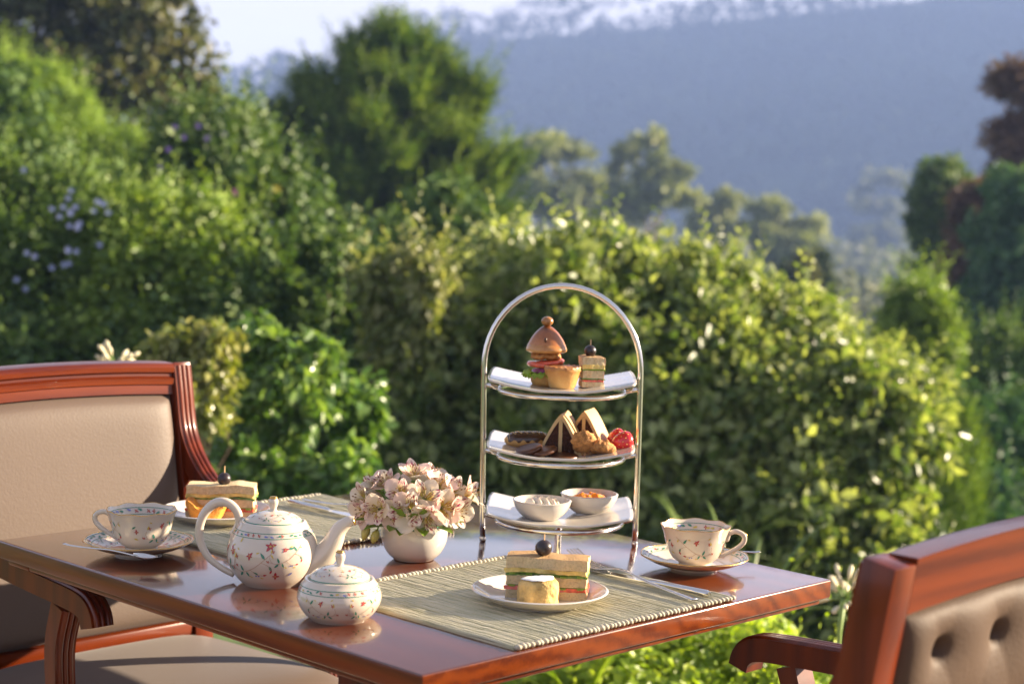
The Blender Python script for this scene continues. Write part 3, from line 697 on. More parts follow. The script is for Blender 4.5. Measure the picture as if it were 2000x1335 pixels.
far_tree('bright_shrub', 'bright green upright shrub at the hedge end below the dark trees', tb, [((3.315, 15.000, 0.405), (0.171, 0.200, 0.154)), ((3.429, 15.000, 0.258), (0.189, 0.250, 0.197)), ((3.310, 15.000, 0.060), (0.214, 0.250, 0.214)), ((3.508, 15.000, -0.020), (0.171, 0.250, 0.214))], 420, 16, .08, .07, M_fresh, M_bark, None, .05, 'shrub', .4)
# tall dark hedge far behind that closes the garden
M_back = leafmat('background_hedge_leaf', [(0.049, 0.095, 0.031), (0.094, 0.165, 0.045), (0.166, 0.241, 0.064)], .6, .25, .5, spec=.2)
far_tree('tall_hedge', 'tall dark hedge closing the garden behind the shrubs', (-2.406, 17.000, -2.172),
  [((-4.586, 17.000, -0.113), (1.069, 0.800, 0.971)), ((-3.272, 17.000, 0.025), (0.971, 0.800, 0.923)), ((-1.953, 17.000, -0.131), (1.069, 0.800, 1.069)), ((-0.589, 17.000, -0.090), (0.971, 0.800, 0.971)), ((-3.778, 16.500, -1.196), (1.414, 0.800, 0.849)), ((-1.873, 16.500, -1.235), (1.414, 0.800, 0.849)), ((-5.611, 17.000, 0.344), (0.729, 0.800, 1.457))],
  2600, 16, .16, .13, M_back, M_bark, None, .12, 'hedge', kw=dict(back=.2))

# ------------------------------------------------------------------ low planting at the terrace edge
M_low = leafmat('yellow_green_leaf', [(0.164, 0.253, 0.018), (0.297, 0.416, 0.026), (0.505, 0.594, 0.045)], .4, .45, 3.0, spec=.4)
M_strap = leafmat('strap_leaf', [(.08, .14, .03), (.14, .21, .045), (.24, .30, .08)], .35, .35, 3.0, spec=.5)
q1 = blob_leaves([((0.094, 4.700, 0.023), (0.148, 0.250, 0.074)), ((0.299, 4.700, 0.057), (0.148, 0.250, 0.081)), ((0.486, 4.800, 0.065), (0.137, 0.250, 0.082)), ((0.638, 4.900, 0.057), (0.126, 0.250, 0.077)), ((0.695, 4.600, 0.069), (0.118, 0.250, 0.079)), ((-0.054, 4.600, 0.005), (0.118, 0.200, 0.066)), ((0.421, 4.500, 0.021), (0.321, 0.300, 0.064))], 1500, 12, .05, .034, .62, up=.8)
n_ = 70
bx_ = RNG.uniform(.1, .9, n_) ; by_ = RNG.uniform(4.3, 5.0, n_)
sb = np.stack([bx_, by_, np.full(n_, -.15)], 1)
sd = unit(np.stack([RNG.normal(size=n_) * .5, RNG.normal(size=n_) * .4 - .2, np.full(n_, 1.0)], 1))
q2 = sprays(sb, sd, RNG.uniform(.3, .5, n_), 14, .03, .5, .9, .1)
tag(leaf_mesh('ground_cover', *cat(q1, q2), M_low), 'bright yellow-green ground cover at the terrace edge', 'plants', kind='stuff')
def strap_clump(name, label, base, n, Lr, seed, mat, group=None):
    rng = random.Random(seed)
    t = thing(name, label, 'plant', base, 0, group)
    for k in range(n):
        a = rng.uniform(0, 2 * math.pi); L = rng.uniform(*Lr); w = rng.uniform(.010, .016); lean = rng.uniform(.5, 1.1)
        mb = MB(); pts = []
        for i in range(8):
            s_ = i / 7
            rad = L * lean * .8 * s_; z = L * (1.25 * s_ - 1.05 * lean * s_ * s_)
            pts.append((math.cos(a) * rad, math.sin(a) * rad, z))
        profs = [[(-w * (1 - .9 * (i / 7) ** 2), .0), (0, -.003), (w * (1 - .9 * (i / 7) ** 2), .0), (0, .0)] for i in range(8)]
        mb.sweep(pts, profs, (0, 0, 1)); mb.build('leaf', mat, t, smooth=180)
    return t
strap_clump('strap_plant', 'clump of arching strap leaves below the right teacup', (0.724, 5.400, -0.198), 26, (.5, .8), 3, M_strap)
strap_clump('strap_plant', 'clump of strap leaves at the foot of the hedge behind the table end', (0.807, 7.200, -0.406), 24, (.45, .8), 5, M_strap)
strap_clump('strap_plant', 'clump of arching strap leaves just past the table edge', (0.196, 4.400, -0.049), 16, (.3, .5), 8, M_low)
M_aga = plain('agapanthus_bud', (.62, .55, .36), .5, var=.15, scale=60)
M_agas = plain('agapanthus_stem', (.20, .30, .07), .5)
def agapanthus(label, base, top, seed, r=.055):
    rng = random.Random(seed); base = Vector(base); top = Vector(top)
    t = thing('agapanthus', label, 'flower', base, 0)
    mb = MB(); mb.tube([(top - base) * (k / 6) + Vector((.01 * math.sin(k), 0, 0)) for k in range(7)], .0065, 8); mb.build('stem', M_agas, t, smooth=180)
    for k in range(26):
        d = Vector((rng.gauss(0, 1), rng.gauss(0, 1), rng.gauss(.55, .7))).normalized()
        p = top - base; e = p + d * r * rng.uniform(.75, 1.1)
        mb = MB(); mb.tube([p, p.lerp(e, .6)], [.0015, .0012], 5, 1)
        mb.tube([p.lerp(e, .55), p.lerp(e, .75), p.lerp(e, .95), e + d * .004], [.002, .005, .006, .0025], 7, 0)
        mb.build('floret', [M_aga, M_agas], t, smooth=180)
agapanthus('pale agapanthus head on a tall stem beside the right-hand chair post', (0.775, 4.000, -0.076), (0.772, 4.000, 0.392), 4, .075)
agapanthus('white agapanthus head showing just above the upholstered chair rail', (-1.016, 4.600, 0.207), (-1.022, 4.600, 0.810), 6, .06)

# haze of the valley: even air round the whole place
mb = MB(); mb.box(-440, 440, -60, 790, -64, 64)
hm = bpy.data.materials.new('valley_haze'); hm.use_nodes = True
hnt = hm.node_tree; hnt.nodes.remove(hnt.nodes['Principled BSDF'])
pv = hnt.nodes.new('ShaderNodeVolumePrincipled')
pv.inputs['Color'].default_value = (.37, .53, 1.0, 1)
pv.inputs['Density'].default_value = HAZE_D = .00085
pv.inputs['Anisotropy'].default_value = .0
hnt.links.new(pv.outputs[0], hnt.nodes['Material Output'].inputs['Volume'])
tag(mb.build('haze', hm, smooth=0), 'blue evening haze filling the valley', 'haze', kind='stuff')

# ================================================================== furniture
W_top = wood('mahogany_top', (.045, .009, .002), (.14, .032, .007), 'Y', 1.0, .22, 1.0, .07, cior=1.65)
W_edge = wood('mahogany_edge', (.060, .0080, .0010), (.185, .037, .0038), 'Y', 1.2, .3, .4, .1, ring=64, spec=.22)
W_x = wood('mahogany_rail', (.055, .0058, .0010), (.155, .025, .0025), 'X', 1.4, .3, .35, .1, spec=.22)
W_z = wood('mahogany_post', (.052, .0052, .0010), (.145, .021, .0022), 'Z', 1.4, .3, .35, .1, spec=.22)

# ------------------------------------------------------------------ table (local x along the short side, y along the long side)
table = thing('dining_table', 'polished dark mahogany dining table laid for afternoon tea', 'table', TW(TA / 2, TB / 2, 0), YAW)
hx_, hy_ = TA / 2, TB / 2
mb = MB(); mb.box(-hx_, hx_, -hy_, hy_, .7225, .75)
mb.build('tabletop', [W_top], table, bevel=.003, seg=3)
top = table.children[0] if table.children else None
for o in COL.objects:
    if o.name.startswith('tabletop'): top = o
top.data.materials.append(W_edge)
for p in top.data.polygons:
    if abs(p.normal.z) < .5: p.material_index = 1
def frame_strip(name, inset, z0, z1, w=.03, mat=W_edge, bev=.003):
    mb = MB(); a, b = hx_ - inset, hy_ - inset
    mb.box(-a, a, -b, -b + w, z0, z1); mb.box(-a, a, b - w, b, z0, z1)
    mb.box(-a, -a + w, -b + w, b - w, z0, z1); mb.box(a - w, a, -b + w, b - w, z0, z1)
    return mb.build(name, mat, table, bevel=bev, seg=3)
frame_strip('moulding', .011, .7125, .7223, .06)
frame_strip('moulding', .034, .7035, .7123, .05)
frame_strip('apron', .28, .62, .7033, .022, W_edge, .002)
mb = MB(); mb.box(-.07, .07, -.07, .07, .05, .7033); mb.build('pedestal', W_z, table, bevel=.004)
for a in range(4):
    mb = MB(); pts = spline([(.05, 0, .16), (.16, 0, .12), (.28, 0, .05), (.34, 0, .022)], 4)
    mb.sweep(pts, [(-.024, -.022), (.024, -.022), (.024, .022), (-.024, .022)], (0, 0, 1)); mb.xf(Matrix.Rotation(a * math.pi / 2 + math.pi / 4, 4, 'Z')); mb.build('foot', W_z, table, bevel=.005)

# ------------------------------------------------------------------ chairs (local y forward, x to the side)
M_leather = plain('beige_leather', (.094, .062, .046), .55, var=.06, scale=5, bmp=.14, bscale=230, spec=.3, sheen=.1, bdist=.0025)
M_backhide = plain('brown_leather', (.072, .043, .028), .66, var=.12, scale=9, bmp=.18, bscale=220, spec=.22, bdist=.0025)
M_button = plain('button_leather', (.16, .12, .095), .5)
def reed_profile(w, h, n=3, depth=.004):
    """box section with n rounded ridges on its upper side"""
    p = [(-w / 2, -h / 2), (w / 2, -h / 2), (w / 2, h / 2 - depth)]
    seg = 6
    m = .004
    span = w - 2 * m
    for r in range(n):
        for k in range(seg + 1):
            a = k / seg
            x = w / 2 - m - span * (r + a) / n
            p.append((x, h / 2 - depth + depth * 1.6 * math.sqrt(max(0, 1 - (2 * a - 1) ** 2))))
    p.append((-w / 2, h / 2 - depth))
    return p
def back_y(z):
    t = (z - .46) / .5
    return .045 - .085 * t
def make_chair(label, loc, rz):
    c = thing('armchair', label, 'chair', loc, rz, 'matching armchairs at the table')
    XA = .252
    def crown_z(x): return .972 - .010 * (x / .26) ** 2
    for sx in (-1, 1):
        mb = MB()
        pts = [(sx * XA, back_y(.961) - .0, .961), (sx * XA, back_y(.80), .80), (sx * XA, back_y(.60), .60), (sx * XA, back_y(.46), .46), (sx * XA, .02, .30), (sx * XA, -.03, .12), (sx * XA, -.075, 0)]
        mb.sweep(spline(pts, 3), [(-.019, -.019), (.019, -.019), (.019, .019), (-.019, .019)], (1, 0, 0))
        mb.build('back_post', W_z, c, bevel=.002, seg=2)
        # the reeded front of the post sweeps forward into the arm
        path = [(-.027, .957), (-.018, .91), (-.009, .86), (.003, .822), (.032, .780), (.085, .742), (.185, .712), (.29, .700), (.42, .692), (.478, .686), (.500, .672), (.506, .655)]
        path = [(sx * XA, y, z) for y, z in path]
        path = spline(path, 4)
        arm = MB(); rp = reed_profile(.036, .034, 3, .0028)
        profs = []
        for q in path:
            f = 1.0 if q[2] < .78 else max(.66, 1 - (q[2] - .78) * 5)
            profs.append([(a, b * f) for a, b in rp])
        # up axis must stay on the outer side of the bend: use side axis fixed
        v = []; n = len(path); k = len(rp)
        for i, p in enumerate(path):
            p = Vector(p); t = (Vector(path[min(i + 1, n - 1)]) - Vector(path[max(i - 1, 0)])).normalized()
            side = Vector((1, 0, 0)); up = side.cross(t).normalized()
            for a, b in profs[i]: v.append(p + side * a - up * -b)
        f = [(i * k + j, (i + 1) * k + j, (i + 1) * k + (j + 1) % k, i * k + (j + 1) % k) for i in range(n - 1) for j in range(k)]
        f += [tuple(range(k)), tuple((n - 1) * k + j for j in range(k))]
        arm.add(v, f); arm.build('arm', W_z, c, smooth=30)
        # support under the arm, running on into the front leg
        mb = MB()
        pts = spline([(sx * XA, .425, .672), (sx * XA, .405, .60), (sx * XA, .415, .50), (sx * XA, .435, .42), (sx * XA, .44, .30), (sx * XA, .445, 0)], 4)
        n = len(pts); v = []; k = len(rp)
        for i, p in enumerate(pts):
            p = Vector(p); t = (Vector(pts[min(i + 1, n - 1)]) - Vector(pts[max(i - 1, 0)])).normalized()
            side = Vector((1, 0, 0)); up = side.cross(t).normalized()
            s_ = 1 - .25 * i / n
            for a, b in rp: v.append(p + side * a * s_ + up * b * s_)
        f = [(i * k + j, (i + 1) * k + j, (i + 1) * k + (j + 1) % k, i * k + (j + 1) % k) for i in range(n - 1) for j in range(k)]
        f += [tuple(range(k)), tuple((n - 1) * k + j for j in range(k))]
        mb.add(v, f); mb.build('front_leg', W_z, c, smooth=30)
    # crest rail, bowed, with a moulded face
    prof = [(-.022, -.017), (-.022, .014), (-.006, .0145), (-.004, .019), (.006, .021), (.010, .016), (.014, .016), (.018, .022), (.026, .024), (.033, .020), (.035, .012), (.035, -.017)]
    mb = MB(); n = 20; v = []
    for i in range(n + 1):
        x = -.2325 + .465 * i / n
        for b, a in prof: v.append((x, back_y(crown_z(x) - .035 + b) + (a if a > 0 else -.0185), crown_z(x) - .035 + b))
    k = len(prof)
    f = [(i * k + j, (i + 1) * k + j, (i + 1) * k + (j + 1) % k, i * k + (j + 1) % k) for i in range(n) for j in range(k)]
    f += [tuple(range(k)), tuple(n * k + j for j in range(k))]
    mb.add(v, f); mb.build('crest_rail', W_x, c, smooth=35)
    mb = MB(); mb.box(-.2325, .2325, back_y(.49) - .015, back_y(.49) + .017, .472, .502); mb.build('lower_rail', W_x, c, bevel=.004)
    # front cushion of the back
    def pad(side, bul, dim=None):
        mb = MB()
        def fn(a, b):
            x = -.2305 + .461 * a; z = .503 + (crown_z(x) - .0585 - .503) * b
            e = (max(0, 1 - abs(2 * a - 1) ** 12) ** .5) * (max(0, 1 - abs(2 * b - 1) ** 12) ** .5)
            d = .004 + bul * e
            if dim:
                for bx, bz in dim:
                    r2 = ((x - bx) ** 2 + (z - bz) ** 2)
                    d -= .022 * math.exp(-r2 / .00009) * e + .009 * math.exp(-r2 / .0010) * e
                # pleats run from button to button
                d += .0035 * e * (1 - abs(math.sin(((x - .055) / .11 + (z - .862) / .2) * math.pi)) ** .35 * .5 - abs(math.sin(((x - .055) / .11 - (z - .862) / .2) * math.pi)) ** .35 * .5) * -1
            return (x, back_y(z) + side * d, z)
        mb.grid(110 if dim else 48, 110 if dim else 48, fn)
        return mb
    pad(1, .024).build('back_cushion', M_leather, c, smooth=180)
    btn = [(x, z) for z, xs_ in ((.862, (-.165, -.055, .055, .165)), (.762, (-.11, 0, .11)), (.662, (-.165, -.055, .055, .165)), (.575, (-.11, 0, .11))) for x in xs_]
    pad(-1, .030, btn).build('tufted_back', M_backhide, c, smooth=180)
    for bx, bz in btn:
        mb = MB(); mb.lathe([(0, -.004), (.007, -.003), (.0095, 0), (.007, .0035), (0, .005)], 12)
        mb.xf(Matrix.Translation((bx, back_y(bz) - .006, bz)) @ Matrix.Rotation(R(90), 4, 'X'))
        mb.build('button', M_button, c, smooth=180)
    # seat
    mb = MB()
    def seat(a, b):
        s1, s2 = 2 * a - 1, 2 * b - 1
        e = (max(0, 1 - abs(s1) ** 6) ** .4) * (max(0, 1 - abs(s2) ** 6) ** .4)
        wf = .268 - .03 * (1 - b)
        return (s1 * wf * (1 - .03 * (abs(s2) > .97)), 0.062 + .435 * b, .448 + .054 * e + .006 * (1 - s1 * s1) * (1 - s2 * s2))
    mb.grid(36, 36, seat); mb.build('seat', M_leather, c, smooth=180)
    mb = MB(); mb.box(-.225, .225, .415, .44,   .388, .447); mb.box(-.235, -.21, .05, .415,   .388, .447); mb.box(.21, .235, .05, .415,   .388, .447); mb.box(-.21, .21, .05, .07,   .388, .447)
    mb.build('seat_frame', W_x, c, bevel=.003)
    return c
def chair_at(u, v, facing):
    p = TW(u, v, 0)
    return p, YAW + (0 if facing > 0 else math.pi)
p, rz = chair_at(.287, 1.235, -1)
make_chair('beige upholstered mahogany armchair at the far left, its front facing the table', p, rz)
p, rz = chair_at(.358, -.500, 1)
make_chair('mahogany armchair close at lower right, its button-tufted back turned to us', p, rz)

# ================================================================== china, glassware and cutlery
M_china = plain('cream_china', (.60, .51, .41), .10, coat=.6, spec=.5, sss=.08)
M_white = plain('white_porcelain', (.56, .515, .465), .12, coat=.5, sss=.05)
M_gold = plain('gold_rim', (.62, .36, .10), .25, metal=1)
M_steel = plain('polished_steel', (.66, .64, .62), .12, metal=1)
M_chrome = plain('brushed_chrome', (.70, .66, .62), .14, metal=1)
P_red = plain('print_red', (.40, .05, .06), .2); P_green = plain('print_green', (.055, .21, .14), .2)
P_vine = plain('print_vine', (.42, .25, .18), .2); P_yel = plain('print_yellow', (.55, .40, .08), .2)
P_blue = plain('print_blue', (.18, .20, .42), .2); P_pink = plain('print_peach', (.80, .55, .42), .2)
PRINT = [P_red, P_green, P_vine, P_yel, P_blue, P_pink, M_gold]

class Surf:
    """surface of revolution: maps (angle, distance along the profile) to a point just proud of the glaze"""
    def __init__(s, prof, off=.00035):
        s.p = prof; s.off = off
        s.d = [0]
        for (a, b), (c, e) in zip(prof[:-1], prof[1:]): s.d.append(s.d[-1] + math.hypot(c - a, e - b))
        s.len = s.d[-1]
    def at(s, t):
        t = min(max(t, 0), s.len - 1e-9)
        for i in range(len(s.d) - 1):
            if s.d[i + 1] >= t:
                k = (t - s.d[i]) / max(1e-9, s.d[i + 1] - s.d[i])
                (a, b), (c, e) = s.p[i], s.p[i + 1]
                tx, tz = c - a, e - b; L = math.hypot(tx, tz)
                return a + tx * k, b + tz * k, tz / L, -tx / L
    def pt(s, ang, t):
        r, z, nr, nz_ = s.at(t)
        r += nr * s.off; z += nz_ * s.off
        return (r * math.cos(ang), r * math.sin(ang), z)
    def shape(s, mb, ang, t, pts, mat, rot=0, sc=1.0):
        r = max(.012, s.at(t)[0]); c, q = math.cos(rot), math.sin(rot)
        v = [s.pt(ang + (x * c - y * q) * sc / r, t + (x * q + y * c) * sc) for x, y in pts]
        mb.add(v, [tuple(range(len(v)))], mat)
    def leaf(s, mb, ang, t, rot, L=.008, w=.34, mat=1):
        s.shape(mb, ang, t, [(0, 0), (.3, -w * .5), (.65, -w * .4), (1, 0), (.65, w * .4), (.3, w * .5)], mat, rot, L)
    def flower(s, mb, ang, t, R_=.006, mat=0, n=5, rot=0):
        for k in range(n): s.leaf(mb, ang, t, rot + k * 2 * math.pi / n, R_ * (.8 + .4 * ((k * 7 + n) % 3) / 2), .5, mat)
        s.shape(mb, ang, t, circ(6, .22), 3, 0, R_)
    def ribbon(s, mb, pts, w, mat):
        """pts (ang, t)"""
        v = []; n = len(pts)
        for i, (a, t) in enumerate(pts):
            a0, t0 = pts[max(0, i - 1)]; a1, t1 = pts[min(n - 1, i + 1)]
            r = max(.01, s.at(t)[0]); dx, dy = (a1 - a0) * r, t1 - t0; L = math.hypot(dx, dy) or 1
            v += [s.pt(a - dy / L * w / 2 / r, t + dx / L * w / 2), s.pt(a + dy / L * w / 2 / r, t - dx / L * w / 2)]
        mb.add(v, [(2 * i, 2 * i + 1, 2 * i + 3, 2 * i + 2) for i in range(n - 1)], mat)
    def band(s, mb, t0, t1, mat, n=56, wav=0, lobes=8):
        v = []
        for i in range(n):
            a = 2 * math.pi * i / n; w = wav * math.cos(lobes * a)
            v += [s.pt(a, t0 + w), s.pt(a, t1 + w)]
        mb.add(v, [(2 * i, 2 * ((i + 1) % n), 2 * ((i + 1) % n) + 1, 2 * i + 1) for i in range(n)], mat)
    def border(s, mb, t, w, n=26, seed=1):
        """peach band with tiny leaves between two green lines"""
        rng = random.Random(seed)
        s.band(mb, t - w / 2, t - w / 2 + .0009, 1); s.band(mb, t + w / 2 - .0009, t + w / 2, 1)
        o = s.off; s.off = o * 1.6
        for k in range(n):
            a = 2 * math.pi * (k + rng.uniform(-.2, .2)) / n
            m = rng.choice([1, 1, 1, 3, 0, 0, 4])
            if m == 0: s.flower(mb, a, t, w * .33, 0, 4, rng.random())
            else: s.leaf(mb, a, t, rng.uniform(-.6, .6), w * .75, .42, m)
        s.off = o
    def spray(s, mb, ang, t, flip=1, sc=1.0, seed=1):
        """one trailing sprig: a curving stem with leaves, a large red flower and small buds"""
        rng = random.Random(seed); r = s.at(t)[0]
        X = lambda x: ang + flip * x * sc / r
        T = lambda y: t + y * sc
        main = spline([(-.030, -.010), (-.014, -.014), (.002, -.008), (.016, .003), (.028, .014)], 6)
        s.ribbon(mb, [(X(x), T(y)) for x, y in main], .0005 * sc + .0001, 2)
        for q in ([(-.002, -.010), (.006, -.016), (.014, -.017)], [(.012, .000), (.020, -.003), (.025, -.009)], [(-.022, -.013), (-.026, -.006), (-.025, .000)]):
            s.ribbon(mb, [(X(x), T(y)) for x, y in spline(q, 4)], .0005 * sc, 2)
        up = 0 if flip > 0 else math.pi
        def lf(x, y, a, L, m, w=.36): s.leaf(mb, X(x), T(y), (a if flip > 0 else math.pi - a), L * sc, w, m)
        lf(-.012, -.013, 1.9, .009, 1); lf(-.013, -.014, -2.4, .009, 1); lf(-.008, -.013, -1.2, .008, 1)
        lf(.017, .004, 2.2, .0095, 1); lf(.022, -.004, -1.1, .008, 1); lf(.024, .010, -1.0, .006, 3)
        lf(-.024, .002, 1.3, .007, 3); lf(.006, .010, .4, .005, 3); lf(-.018, .012, 2.6, .005, 3); lf(.010, -.020, -.3, .005, 3); lf(.0, -.021, 2.7, .005, 3)
        s.flower(mb, X(-.002), T(.007), .0048 * sc, 0, 5, rng.random())
        s.flower(mb, X(-.021), T(.004), .0030 * sc, 0, 4, .4)
        s.flower(mb, X(-.029), T(-.011), .0026 * sc, 0, 4, .9)
        lf(.025, -.009, -1.9, .0055, 0, .5); lf(.014, -.017, .3, .005, 0, .5)
        for dx in (0, .0035): s.shape(mb, X(.005 + dx), T(-.018), circ(5, .0013), 4, 0, sc)
def prof_shell(outer, th):
    """outer profile from base centre to rim, back down inside"""
    inner = [(max(0.0, r - th), z + (th if r < .6 * max(a for a, b in outer) else th * .35)) for r, z in outer if r > th * 1.5]
    inner = [(r, z) for r, z in inner if z > outer[0][1] + th]
    out = list(outer) + [(outer[-1][0] - th * .5, outer[-1][1] + th * .3)] + list(reversed(inner))
    out.append((0, inner[0][1]))
    return out

# ------------------------------------------------------------------ tea cup, saucer, spoon
CUP_O = [(0, .002), (.020, .002), (.0215, 0), (.0235, 0), (.0235, .003)] + spline([(.0235, .003), (.0335, .0105), (.0405, .022), (.0440, .034), (.0470, .046), (.0515, .0575)], 5)
def wavy(r, z, a):
    k = max(0, (z - .03) / .0275)
    return r * (1 + .012 * k * math.cos(8 * a)), z + .0010 * k * math.cos(8 * a)
def make_cup(label, loc, rz, flip):
    c = thing('teacup', label, 'cup', loc, rz, 'floral teacups')
    mb = MB(); mb.lathe(prof_shell(CUP_O, .0022), 64, 0, wavy)
    body = mb.build('bowl', M_china, c, smooth=50)
    sf = Surf(CUP_O[4:]); d = MB()
    for k, a in enumerate((-1.57, .55, 2.65)): sf.spray(d, a, sf.len * .60, flip, 1.0, k)
    for k, a in enumerate((-.5, 1.6, 3.7)): sf.leaf(d, a, sf.len * .66, .6, .007, .4, 1); sf.flower(d, a + .14, sf.len * .58, .004, 0, 4); sf.leaf(d, a + .05, sf.len * .42, -.4, .007, .4, 3)
    d.build('floral_print', PRINT, body, smooth=0)
    inner = [(r - .0026, z) for r, z in CUP_O[-14:]]
    si = Surf(list(reversed(inner))); si.off = .0004
    # print inside the lip faces the axis
    d = MB(); si.border(d, .0105, .011, 30, 3); d.build('inner_border', PRINT, body, smooth=0)
    mb = MB(); n = 64
    mb.tube([(wavy(.0505, .0580, 2 * math.pi * i / n)[0] * math.cos(2 * math.pi * i / n), wavy(.0505, .0580, 2 * math.pi * i / n)[0] * math.sin(2 * math.pi * i / n), wavy(.0505, .0580, 2 * math.pi * i / n)[1]) for i in range(n)], .00085, 6, closed=True)
    mb.build('gold_rim', M_gold, body, smooth=180)
    hp = spline([(.0425, 0, .0400), (.0465, 0, .0385), (.0475, 0, .0425), (.0500, 0, .0485), (.0600, 0, .0515), (.0705, 0, .0465), (.0715, 0, .0375), (.0645, 0, .0290), (.0530, 0, .0215), (.0420, 0, .0155), (.0345, 0, .0125)], 5)
    mb = MB(); mb.tube(hp, [.0022 + .0009 * math.sin(math.pi * i / len(hp)) for i in range(len(hp))], 10, flat=1.25); mb.build('handle', M_china, c, smooth=180)
    mb = MB(); q = [(x + .0032 * (1 if x > .06 else .2), y, z + .0022) for x, y, z in hp[12:32]]; mb.tube(q, .0009, 6); mb.build('handle_gilding', M_gold, c, smooth=180)
    return c
SAU_O = [(0, .0035), (.030, .0035), (.031, 0), (.0345, 0), (.0355, .0030)] + spline([(.0355, .0030), (.0520, .0068), (.0680, .0125), (.0805, .0195)], 5)
def make_saucer(label, loc, rz):
    c = thing('saucer', label, 'saucer', loc, rz, 'floral saucers')
    def wv(r, z, a):
        k = max(0, (r - .06) / .02); return r * (1 + .010 * k * math.cos(8 * a)), z + .0006 * k * math.cos(8 * a)
    mb = MB(); mb.lathe(prof_shell(SAU_O, .0028), 64, 0, wv); body = mb.build('dish', M_china, c, smooth=50)
    up = [(r - .0010, z + .0019) for r, z in reversed(SAU_O[5:])]
    sf = Surf(up); sf.off = .0006; d = MB()
    sf.border(d, .0085, .0105, 42, 5)
    sf.off = .0007
    for k, a in enumerate((0.3, 2.3, 4.4)): sf.spray(d, a, .030, -1, .75, k)
    for k in range(9): sf.leaf(d, k * .7 + .2, .022 + .008 * (k % 2), k, .006, .4, (1, 3, 0)[k % 3])
    d.build('floral_print', PRINT, body, smooth=0)
    mb = MB(); n = 64
    mb.tube([(wv(.0795, .0203, 2 * math.pi * i / n)[0] * math.cos(2 * math.pi * i / n), wv(.0795, .0203, 2 * math.pi * i / n)[0] * math.sin(2 * math.pi * i / n), wv(.0795, .0203, 2 * math.pi * i / n)[1]) for i in range(n)], .0009, 6, closed=True)
    mb.build('gold_rim', M_gold, body, smooth=180)
    return c
def make_spoon(label, loc, rot):
    c = thing('teaspoon', label, 'spoon', loc, 0, 'teaspoons'); c.rotation_euler = rot
    mb = MB()
    path = spline([(-.072, 0, .0035), (-.060, 0, .002), (-.03, 0, .0025), (.0, 0, .004), (.030, 0, .0022), (.038, 0, .001)], 5)
    n = len(path)
    mb.sweep(path, [[(x * (.0042 - .0022 * min(1, i / (n * .45))) / 1, y * .0011) for x, y in circ(8, 1)] for i in range(n)], (0, 0, 1)); mb.build('handle', M_steel, c, smooth=180)
    mb = MB()
    mb.grid(12, 10, lambda a, b: (.036 + .038 * a, (b - .5) * 2 * .0122 * math.sqrt(max(0, 1 - (2 * a - 1) ** 2)) * (1.0 - .12 * a), .0045 - .0062 * (1 - (2 * a - 1) ** 2) * (1 - .8 * (2 * b - 1) ** 2)))
    o = mb.build('bowl', M_steel, c, smooth=180)
    md = o.modifiers.new('thickness', 'SOLIDIFY'); md.thickness = .0008
    return c

sl = (-0.541, 2.600, 0.750)
make_saucer('floral saucer under the cup beside the upholstered chair', sl, .4)
make_cup('floral teacup with its handle turned left, beside the teapot', (sl[0] + .004, sl[1] + .003, TZ + .0065), R(172), 1)
sp = (-0.607, 2.528, 0.772)
make_spoon('teaspoon resting across the saucer left of the teapot', (-.5605, 2.500, TZ + .0205), (0, R(3.5), R(-14)))
sr = (0.279, 2.609, 0.750)
make_saucer('floral saucer under the cup at the right end of the table', sr, 1.1)
make_cup('floral teacup with its handle turned right, at the table end', (sr[0], sr[1], TZ + .0065), R(-6), -1)
make_spoon('teaspoon lying behind the right-hand teacup on its saucer', (sr[0] + .032, sr[1] + .034, TZ + .0195), (0, R(-4), R(192)))

